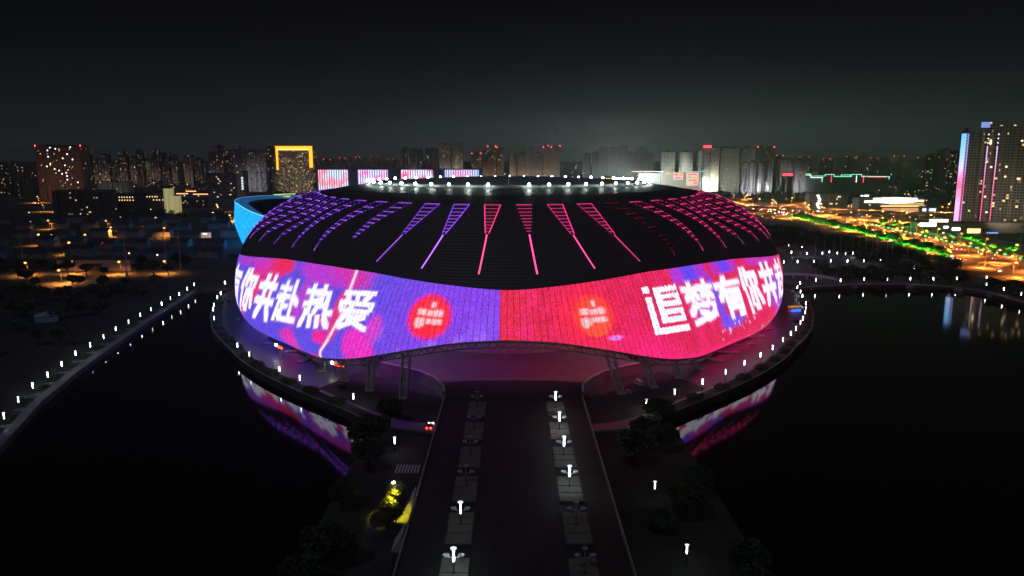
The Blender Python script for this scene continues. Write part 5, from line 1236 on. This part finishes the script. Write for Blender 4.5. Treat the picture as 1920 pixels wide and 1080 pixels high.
def gradscreen(name, stops, z0, z1, strength, dots=0.0):
    m = bpy.data.materials.new(name); m.use_nodes = True; t = m.node_tree; b = t.nodes['Principled BSDF']; b.inputs['Base Color'].default_value = (.02,.02,.02,1); L = t.links.new
    c = N(t,'ShaderNodeTexCoord'); s = N(t,'ShaderNodeSeparateXYZ'); L(c.outputs['Object'],s.inputs[0])
    nz = N(t,'ShaderNodeTexNoise'); nz.inputs['Scale'].default_value = .18; L(c.outputs['Object'],nz.inputs['Vector'])
    mr = N(t,'ShaderNodeMapRange'); mr.inputs['From Min'].default_value = z0; mr.inputs['From Max'].default_value = z1; L(s.outputs['Z'],mr.inputs['Value'])
    f = math_node(t,'ADD',mr.outputs[0],math_node(t,'MULTIPLY',math_node(t,'SUBTRACT',nz.outputs['Fac'],.5),.16))
    rp_ = N(t,'ShaderNodeValToRGB'); cr_ = rp_.color_ramp
    while len(cr_.elements) < len(stops): cr_.elements.new(.5)
    for e,(p,cl) in zip(cr_.elements,stops): e.position = p; e.color = (*cl,1)
    L(f,rp_.inputs[0]); L(rp_.outputs[0],b.inputs['Emission Color'])
    if dots:
        k = math_node(t,'GREATER_THAN',math_node(t,'FRACT',math_node(t,'DIVIDE',s.outputs['Z'],dots)),.4); L(math_node(t,'MULTIPLY',k,strength),b.inputs['Emission Strength'])
    else: b.inputs['Emission Strength'].default_value = strength
    return m
z0, z1 = ZA(416,Y), ZA(250,Y)
blu = [(0,(.75,.42,.85)),(.22,(.80,.45,.85)),(.42,(.95,.16,.35)),(.52,(.85,.35,.75)),(.62,(.62,.62,.95)),(.8,(.28,.58,1.0)),(1,(.16,.50,1.0))]
m_ = MB(); m_.box(PX(1795.5),PX(1804.5),-6.7,-6.02,z0,z1); m_.build('light_screen', gradscreen('tower_screen',blu,z0,z1,1.5), o)
m_ = MB(); m_.box(PX(1805.0),PX(1806.6),-6.6,-6.02,z0,z1); m_.build('dot_column', gradscreen('tower_dots',[(0,(.9,.1,.3)),(.5,(.8,.2,.5)),(1,(.3,.4,1.0))],z0,z1,1.0,3.4), o)
m_ = MB(); m_.box(PX(1807.6),PX(1809.2),-6.9,-6.02,z0,z1); m_.build('light_line', gradscreen('tower_line',[(0,(.8,.3,.9)),(.4,(1.0,.08,.2)),(.6,(.6,.4,1.0)),(1,(.25,.4,1.0))],z0,z1,1.2), o)
for a in (1844.2,1862.6):
    zb, zt_ = ZA(419,Y), ZA(274,Y)
    m_ = MB(); m_.box(PX(a),PX(a+1.9),-4.6,-3.9,zb,zt_); m_.build('light_line', gradscreen('tower_pink_line',[(0,(.9,.06,.25)),(.5,(.95,.16,.45)),(1,(.85,.6,1.0))],zb,zt_,1.3), o)
    for k in range(3):
        m_ = MB(); m_.ball((PX(a+1),-4.4,ZA(268-8*k,Y)),.75); m_.build('light_dot', glowmat('tower_dot',(.85,.85,1.0),2.0), o)
m_ = MB(); m_.box(PX(1829.5),PX(1846),-1.0,0,ZA(239,Y),ZA(228.5,Y)); m_.build('crown_sign', glowmat('tower_crown',(.25,.34,.80),1.0), o)
m_ = MB(); m_.box(PX(1795),PX(1812),-7,6,ZA(249,Y),ZA(245.5,Y)); m_.box(PX(1800),PX(1806),0,4,ZA(245,Y),ZA(239,Y)); m_.build('roof', roofm, o)
r_ = random.Random(8); xs = []; zs = []
for k in range(18): xs.append(PX(r_.choice((1875,1884,1893,1899,1908,1915,1850,1856)))); zs.append(ZA(r_.uniform(250,415),Y))
win_parts(o,0,-4.05,zs,xs,warmwin,1.9,1.7); 
ld = bpy.data.lights.new('tower_fill_light','SPOT'); ld.energy = 90000; ld.color = (1.0,.84,.62); ld.spot_size = math.radians(120); ld.spot_blend = 1.0; ld.shadow_soft_size = 3  # added spot before the tower, brightens its front
lo_ = bpy.data.objects.new('tower_fill_light', ld); COL.objects.link(lo_); lo_.parent = o; lo_.location = (PX(1890),-75,22); lo_.rotation_euler = (math.radians(112),0,0)
# podium with shops
o = thing('shopping_podium', 'low shopping podium with bright signs at the foot of the neon tower', 'building', (ox,Y-26,0))
zt_ = ZA(418,Y-45)
m_ = MB(); m_.box(XA(1722,Y-45,12)-ox,XA(2010,Y-45,12)-ox,-18,-2,0,zt_); m_.build('wall', mat('podium_shop_wall',(.25,.22,.20),.7,vary=.15), o)
m_ = MB(); m_.box(XA(1721,Y-45,12)-ox,XA(2012,Y-45,12)-ox,-19,-1.5,zt_,zt_+.8); m_.build('roof', roofm, o)
YS = Y-26-18.3
def sign(a,b_,yt,yb,col,st,nm='shop_sign',bars=0):
    m_ = MB(); x0 = XA(a,YS,12)-ox; x1 = XA(b_,YS,12)-ox; zA, zB = ZA(yb,YS), ZA(yt,YS)
    if bars:
        w_ = (x1-x0)/bars
        for k in range(bars): m_.box(x0+w_*k,x0+w_*(k+.72),-18.7,-18.15,zA,zB)
    else: m_.box(x0,x1,-18.6,-18.15,zA,zB)
    m_.build(nm, glowmat('sign_'+str(len(MATS)),col,st), o)
for q in ((1725,1756,418,424,(1,.9,.8),6.0,'shop_sign',9),(1742,1777,411,417,(1,.75,.45),3.5,'light_band'),(1770,1778,424,428,(.9,.95,1),4.0),(1786,1802,427,432,(1,.95,.9),3.5,'shop_sign',4),(1757,1772,436,438,(1,.9,.9),2.5),(1815,1839,429,437,(1,.66,.20),3.0),(1811,1844,445,450,(1,.06,.04),2.2,'shop_sign',7),(1852,1874,436,441,(.2,.45,1),2.2,'shop_sign',5),(1857,1867,445,452,(.8,.9,1),3.5,'lit_door'),(1789,1800,441,445,(1,.8,.6),2.5),(1884,1918,452,458,(.9,.5,.3),1.0)): sign(*q)
# building with vertical white light strip, fan-fronted hall, neon outlines, signs
o = tower(1521,1592,361,1180,facade('facade_strip_block',(.30,.30,.30),.07,cell=(4,3.6),strength=2),'pale flat block with a wavy vertical strip of white light',bays=4,depth=20,name='light_strip_block',cat='building',crown=False,wash=((1.0,.9,.8),9000))
w_ = XA(1592,1180,40)-XA(1521,1180,40)
for k in range(12):
    z = ZA(396-2.7*k,1180); xx = -w_/2+w_*(.22+.03*math.sin(k)); m_ = MB(); m_.box(xx-1.9-.5*(k % 2),xx+1.9,-10.6,-10.05,z-.6,z+.7); m_.build('light_bar', coolwin, o)
Y = 1200; o = thing('fan_hall','low hall with a glowing white fan-shaped ribbed front and orange-lit ground floor','building',(XA(1673,Y,20),Y,0)); ox3 = XA(1673,Y,20)
def P3(px): return XA(px,Y,20)-ox3
m_ = MB(); m_.box(P3(1611),P3(1736),0,24,0,ZA(372,Y)); m_.build('wall', mat('fan_wall',(.35,.32,.28),.7), o)
m_ = MB(); n_ = 24
for k in range(n_):
    a = 1638+(1718-1638)*k/(n_-1); q = abs(k-(n_-1)/2)/((n_-1)/2); m_.box(P3(a)-.75,P3(a)+.75,-1.6,-.1,ZA(382.0-3.5*q*q,Y),ZA(369.5+1.5*q,Y))
m_.build('light_fin', glowmat('fan_fin',(1.0,.97,.86),2.2), o)
for a,b__,yt,yb,col,st,nm in ((1621,1645,376,380,(1,.98,.95),2.5,'light_band'),(1718,1732,375,378,(1,.98,.95),2.5,'light_band'),(1613,1618,366,368,(1,.95,.95),3,'roof_sign'),(1620,1628,365.5,368.5,(1,.95,.95),3,'roof_sign'),(1652,1735,385.5,387.2,(1,.55,.2),2.5,'light_line'),(1668,1732,380.5,384,(.9,.6,.15),.9,'window_band'),(1655,1734,390,396,(1,.55,.25),.7,'ground_floor')):
    m_ = MB(); m_.box(P3(a),P3(b__),-.7,-.05,ZA(yb,Y),ZA(yt,Y)); m_.build(nm, glowmat('fan_'+nm+str(a),col,st), o)
for a,b__ in ((1733,1740),(1746,1758)):
    oo = tower(a-1,b__+1,386,1120,mat('shop_white',(.5,.5,.55),.6),f'small lit shop block right of the fan-fronted hall, {"left" if a < 1740 else "right"} one',name='shop_block',cat='building',bays=1,depth=10,crown=False)
    w_ = XA(b__,1120,20)-XA(a,1120,20); m_ = MB(); m_.box(-w_/2,w_/2,-5.2,-5.0,ZA(396,1120),ZA(391,1120)); m_.build('shop_window', glowmat('shop_cool',(.7,.82,1.0),2.2), oo)
neonG = glowmat('neon_green',(.25,1.0,.62),1.6); neonR = glowmat('neon_red',(1.0,.05,.12),2.2); neonW = glowmat('neon_white',(.9,.95,1.0),2.2)
Y = 1650; o = thing('neon_outlined_mall','long low mall traced with green, white and red neon outlines','building',(XA(1570,Y,20),Y,0)); oxm = XA(1570,Y,20)
def P4(px): return XA(px,Y,20)-oxm
m_ = MB(); m_.box(P4(1494),P4(1664),0,30,0,ZA(331,Y)); m_.build('wall', mat('mall_wall',(.13,.14,.15),.8), o)
for pts_,mt in (([(1494,331),(1499,331),(1499,326),(1518,326),(1518,330),(1545,330),(1545,327),(1562,327),(1562,331),(1594,331),(1594,327),(1613,327),(1613,331),(1620,331)],neonG),([(1500,328),(1517,328),(1519,333),(1541,333)],neonW),([(1540,332),(1540,341)],neonG),([(1557,326),(1557,342)],neonR),([(1575,328),(1592,328),(1592,331),(1575,331),(1575,328)],neonG),([(1604,329),(1604,342)],neonW),([(1617,328),(1617,342)],neonR),([(1620,330.5),(1665,331),(1665,336)],neonG),([(1625,332),(1660,332)],neonR)):
    m_ = MB()
    for (a,b__),(c_,d_) in zip(pts_,pts_[1:]): m_.bar((P4(a),-1,ZA(b__,Y)),(P4(c_),-1,ZA(d_,Y)),1.1)
    m_.build('neon_line', mt, o)
m_ = MB(); m_.box(P4(1464),P4(1487),0,14,0,ZA(331,Y)); m_.build('annex_wall', mat('mall_wall',(.13,.14,.15),.8), o)
m_ = MB(); m_.box(P4(1465),P4(1486),-1,0,ZA(329,Y),ZA(325.5,Y)); m_.build('roof_sign', glowmat('mall_red',(1.0,.04,.08),2.5), o)
Y = 1450; o = thing('sign_covered_hall','hall covered in bright multicoloured signs right behind the roof','building',(XA(1275,Y,30),Y,0)); oxs = XA(1275,Y,30)
def P5(px): return XA(px,Y,30)-oxs
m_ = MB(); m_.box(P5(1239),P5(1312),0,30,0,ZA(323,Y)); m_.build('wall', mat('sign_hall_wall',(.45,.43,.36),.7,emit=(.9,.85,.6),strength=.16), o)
def sgn(a,b_,yt,yb,col,st,nm):
    m_ = MB(); m_.box(P5(a),P5(b_),-.7 if nm != 'sign_mark' else -.95,-.05,ZA(yb,Y),ZA(yt,Y)); m_.build(nm, glowmat('hs_'+str(len(MATS)),col,st), o)
sgn(1262,1280,324,337,(1,.8,.72),1.0,'sign_board'); sgn(1286,1309,324,348,(1,.75,.62),1.0,'sign_board'); sgn(1286,1318,320.8,322,(.15,.9,.6),1.2,'light_line'); sgn(1248,1256,324,326,(1,.65,.2),1.6,'sign_board')
for a,b__,yt,yb,c_ in ((1264,1270,326,329,(1,.1,.15)),(1272,1278,326,330,(1,.4,.1)),(1265,1277,332,335,(1,.15,.3)),(1289,1306,326,328.5,(1,.12,.15)),(1289,1296,331,334,(.2,.6,.3)),(1298,1306,331,335,(1,.5,.1)),(1290,1306,337,339.5,(1,.12,.2)),(1290,1298,342,345,(1,.7,.1)),(1300,1307,341,346,(1,.2,.4))): sgn(a,b__,yt,yb,c_,1.2,'sign_mark')
for k in range(6): 
    m_ = MB(); a = 1183+10*k; m_.bar((P5(a),-1,ZA(321.3+.5*(k % 2),Y)),(P5(a+10),-1,ZA(321.3+.5*((k+1) % 2),Y)),1.3); m_.build('light_line', glowmat('pink_white_line',(1.0,.75,.78),2.0), o)
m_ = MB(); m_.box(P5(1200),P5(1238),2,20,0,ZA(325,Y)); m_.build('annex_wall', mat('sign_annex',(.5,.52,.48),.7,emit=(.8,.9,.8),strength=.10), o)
# floodlit sports field behind the roof
Y = 1350; o = thing('field_floodlights','row of blinding white floodlights of a sports field behind the roof','floodlight',(XA(1168,Y,35),Y,0)); oxf = XA(1168,Y,35)
for k in range(6):
    xx = XA(1152+6.2*k,Y,35)-oxf; z = ZA(335.0,Y)
    m_ = MB(); m_.cyl((xx,0,0),(xx,0,z),.3,.2,6); m_.build('pole', darkmetal, o)
    m_ = MB(); m_.box(xx-2.2,xx+2.2,-.5,0,z-.9,z+.9); m_.build('lamp_panel', glowmat('field_flood',(.92,1.0,.97),40.0), o)
ld = bpy.data.lights.new('field_light','POINT'); ld.energy = 1.2e6; ld.color = (.88,1.0,.96); ld.shadow_soft_size = 4
lo_ = bpy.data.objects.new('field_light', ld); COL.objects.link(lo_); lo_.parent = o; lo_.location = (0,60,ZA(330,Y))
o = thing('bus_depot_roof','low domed roof with a row of yellow lamps just above the stadium roof','building',(XA(1140,1300,30),1310,0)); ob = XA(1140,1300,30)
m_ = MB(); prof = []
for k in range(13):
    q = -1+2*k/12; m_.bar((XA(1126,1300,30)-ob+24*(q+1)*.5*.98,0,ZA(330+4*q*q,1300)-1),(XA(1126,1300,30)-ob+24*(q+1)*.5,20,ZA(330+4*q*q,1300)-1),2.4,2)
m_.build('roof', mat('depot_roof',(.2,.18,.12),.7), o)
m_ = MB(); m_.box(-13,13,2,18,0,ZA(335,1300)); m_.build('wall', mat('depot_wall',(.25,.22,.15),.8), o)
for k in range(6):
    m_ = MB(); m_.ball((-10+4.2*k,-1.2,ZA(335.5,1300)),1.0); m_.build('lamp', glowmat('depot_lamp',(1.0,.68,.15),4.0), o)

# ------------------------------------------------------------------ park right of the stadium
x, y = G(1500,522,GZ); o = thing('footbridge','white arched footbridge at the right shoulder of the stadium','bridge',(x,y,GZ),math.radians(-18))
m_ = MB()
for k in range(14):
    q0, q1 = -1+k/7, -1+(k+1)/7; m_.add([(24*q0,-2.5,3.2-2.4*q0*q0),(24*q1,-2.5,3.2-2.4*q1*q1),(24*q1,2.5,3.2-2.4*q1*q1),(24*q0,2.5,3.2-2.4*q0*q0)],[(0,1,2,3)]); m_.add([(24*q0,-2.5,2.4-2.6*q0*q0),(24*q1,-2.5,2.4-2.6*q1*q1),(24*q1,-2.5,4.2-2.4*q1*q1),(24*q0,-2.5,4.2-2.4*q0*q0)],[(0,1,2,3)])
m_.build('deck', mat('bridge_white',(.55,.55,.58),.6), o)
for k in range(4):
    m_ = MB(); m_.box(-14+9*k,-13+9*k,-2,2,-2,2.2); m_.build('pier', mat('bridge_white',(.55,.55,.58),.6), o)
x, y = G(1511,490,GZ); o = thing('white_pavilion','low white pavilion with a shallow pitched roof between plaza lamps','pavilion',(x,y,GZ))
m_ = MB(); m_.add([(-11,-4,3.2),(11,-4,3.2),(11,4,3.2),(-11,4,3.2),(0,0,5.0)],[(0,1,4),(1,2,4),(2,3,4),(3,0,4),(3,2,1,0)]); m_.build('roof', mat('pavilion_roof',(.6,.6,.6),.6), o)
m_ = MB()
for sx_ in (-10,10):
    for sy_ in (-3.4,3.4):
        m_ = MB(); m_.cyl((sx_,sy_,-.1),(sx_,sy_,3.25),.22,.22,8); m_.build('post', pale, o)
o = thing('red_canopy','long low dark red canopy behind the right screen edge','canopy',(*G(1487,476,GZ),GZ),.1)
m_ = MB(); m_.box(-16,16,-5,5,4.2,4.8); m_.build('roof', mat('red_canopy',(.35,.06,.08),.6), o)
for xx in (-14,0,14):
    m_ = MB(); m_.cyl((xx,-3,-.1),(xx,-3,4.3),.2,.2,6); m_.build('post', steel, o)
grp = 'pale flagpoles in the park'
fp = thing('flagpole','x','flagpole',(0,0,0),0,grp)
m_ = MB(); m_.cyl((0,0,-.2),(0,0,17),.20,.10,8); m_.ball((0,0,17.1),.22); m_.build('pole', mat('flagpole',(.6,.6,.6),.4), fp)
m_ = MB(); m_.lathe([(.6,-.1),(.6,.3),(.3,.4)],8); m_.build('base', pale, fp)
FP = [(1528,480),(1545,478),(1562,476),(1575,480),(1598,478),(1610,472),(1622,478),(1634,482),(1641,484),(1645,486),(1662,486),(1672,488),(1700,490)]
copies(fp, [dict(loc=(*G(a,b_,GZ),GZ), label=f'tall pale flagpole in the park right of the stadium, {nth(i)} from the left', group=grp) for i,(a,b_) in enumerate(FP)])
for px,py in ((1705,360+0),):
    pass
x, y = G(1640,470,GZ)
for i,(px,pb,pt,lb) in enumerate(((1846,500,430,'tall thin floodlight mast rising from the park before the avenue, left one'),(1908,505,425,'tall thin floodlight mast rising from the park before the avenue, right one'))):
    x, y = G(px,pb,GZ); h = ZA(pt,y)-GZ; o = thing('flood_mast', lb, 'mast', (x,y,GZ)); m_ = MB(); m_.cyl((0,0,-.2),(0,0,h),.28,.14,8); m_.build('pole', steel, o); m_ = MB(); m_.box(-1.4,1.4,-.3,.3,h-.6,h+.3); m_.build('head', darkmetal, o)
# tree masses that read as one dark wood
def wood(name, pts_, seed, h, n):
    m_ = MB(); R_ = random.Random(seed)
    for k in range(n):
        (x0,y0),(x1,y1) = pts_; x = R_.uniform(x0,x1); y = R_.uniform(y0,y1); r_ = R_.uniform(3,5.5); hh = h*R_.uniform(.7,1.15)
        m_.cyl((x,y,GZ-.2),(x,y,GZ+hh*.6),.3,.15,5); leaf_cloud(m_,(x,y,GZ+hh*.62),r_,95,.75,hh*.38,seed*1000+k)
    return stuff(m_.build(name, leafmat))
wood('dark_wood', ((285,565),(345,780)), 1, 7.5, 150)
wood('dark_wood', ((215,690),(330,900)), 2, 9, 130)
wood('shore_wood', ((225,508),(322,556)), 3, 6.5, 70)
wood('shore_wood', ((306,380),(326,490)), 5, 6.5, 45)
wood('far_wood', ((480,1500),(1000,1640)), 6, 14, 110)
wood('town_wood', ((-560,1020),(-250,1130)), 7, 11, 120)
wood('town_wood', ((-235,640),(-175,900)), 8, 13, 130)
wood('left_park_wood', ((-420,300),(-215,470)), 9, 6, 90)
# lights of the far town: nobody could count them
dots = MB(); R_ = random.Random(12); DC = [(1.0,.45,.16),(1.0,.75,.5),(.85,.95,1.0),(1.0,.10,.08)]
for k in range(420):
    px = R_.uniform(-40,1960); Y = R_.uniform(1400,5200)
    if 430 < px < 1350 and Y < 1500: Y += 700
    s_ = R_.uniform(.5,1.15)*Y/2600; z = GZ+R_.uniform(3,20)+(R_.random()**3)*50
    x = XA(px,Y,z); m_i = R_.choices(range(4),(5,3,3,2))[0]
    dots.add([(x-s_,Y,z-s_),(x+s_,Y,z-s_),(x+s_,Y,z+s_),(x-s_,Y,z+s_),(x,Y+s_,z)],[(0,1,2,3),(0,4,1),(1,4,2),(2,4,3),(3,4,0)],m_i)
stuff(dots.build('distant_city_lights', [glowmat(f'far_light_{i}',c_,3.2) for i,c_ in enumerate(DC)]))
dots = MB()
for k in range(230):
    px, py = R_.choice(((R_.uniform(1420,1790),R_.uniform(352,420)),(R_.uniform(1430,1790),R_.uniform(385,412)),(R_.uniform(0,420),R_.uniform(385,470)),(R_.uniform(1400,1600),R_.uniform(335,375))))
    h_ = R_.uniform(2.5,7); x, Y = G(px,py,GZ+h_); s_ = R_.uniform(.25,.55)*Y/1100; z = GZ+h_; m_i = R_.choices(range(4),(5,4,4,2))[0]
    if px < 420 and R_.random() < .65: continue
    dots.add([(x-s_,Y,z-s_),(x+s_,Y,z-s_),(x+s_,Y,z+s_),(x-s_,Y,z+s_),(x,Y+s_,z)],[(0,1,2,3),(0,4,1),(1,4,2),(2,4,3),(3,4,0)],m_i)
stuff(dots.build('street_level_lights', [MATS[f'far_light_{i}'] for i in range(4)]))

HAZE = 1
if HAZE:
    hz = MB(); hz.box(-6500,6500,-60,6500,-4,155); ho_ = stuff(hz.build('haze', mat('haze_tmp',(1,1,1))))
    hm = bpy.data.materials.new('haze'); hm.use_nodes = True; t = hm.node_tree; t.nodes.clear(); out = N(t,'ShaderNodeOutputMaterial'); pv = N(t,'ShaderNodeVolumePrincipled')
    pv.inputs['Color'].default_value = (.9,.93,.95,1); pv.inputs['Density'].default_value = 0.00011; pv.inputs['Anisotropy'].default_value = .35; t.links.new(pv.outputs[0], out.inputs['Volume'])
    ho_.data.materials.clear(); ho_.data.materials.append(hm)

S.cycles.use_light_tree = True
S.cycles.max_bounces = 5; S.cycles.diffuse_bounces = 2; S.cycles.glossy_bounces = 3; S.cycles.transmission_bounces = 2
S.cycles.sample_clamp_indirect = 4.0; S.cycles.caustics_reflective = False; S.cycles.caustics_refractive = False
S.cycles.use_denoising = True
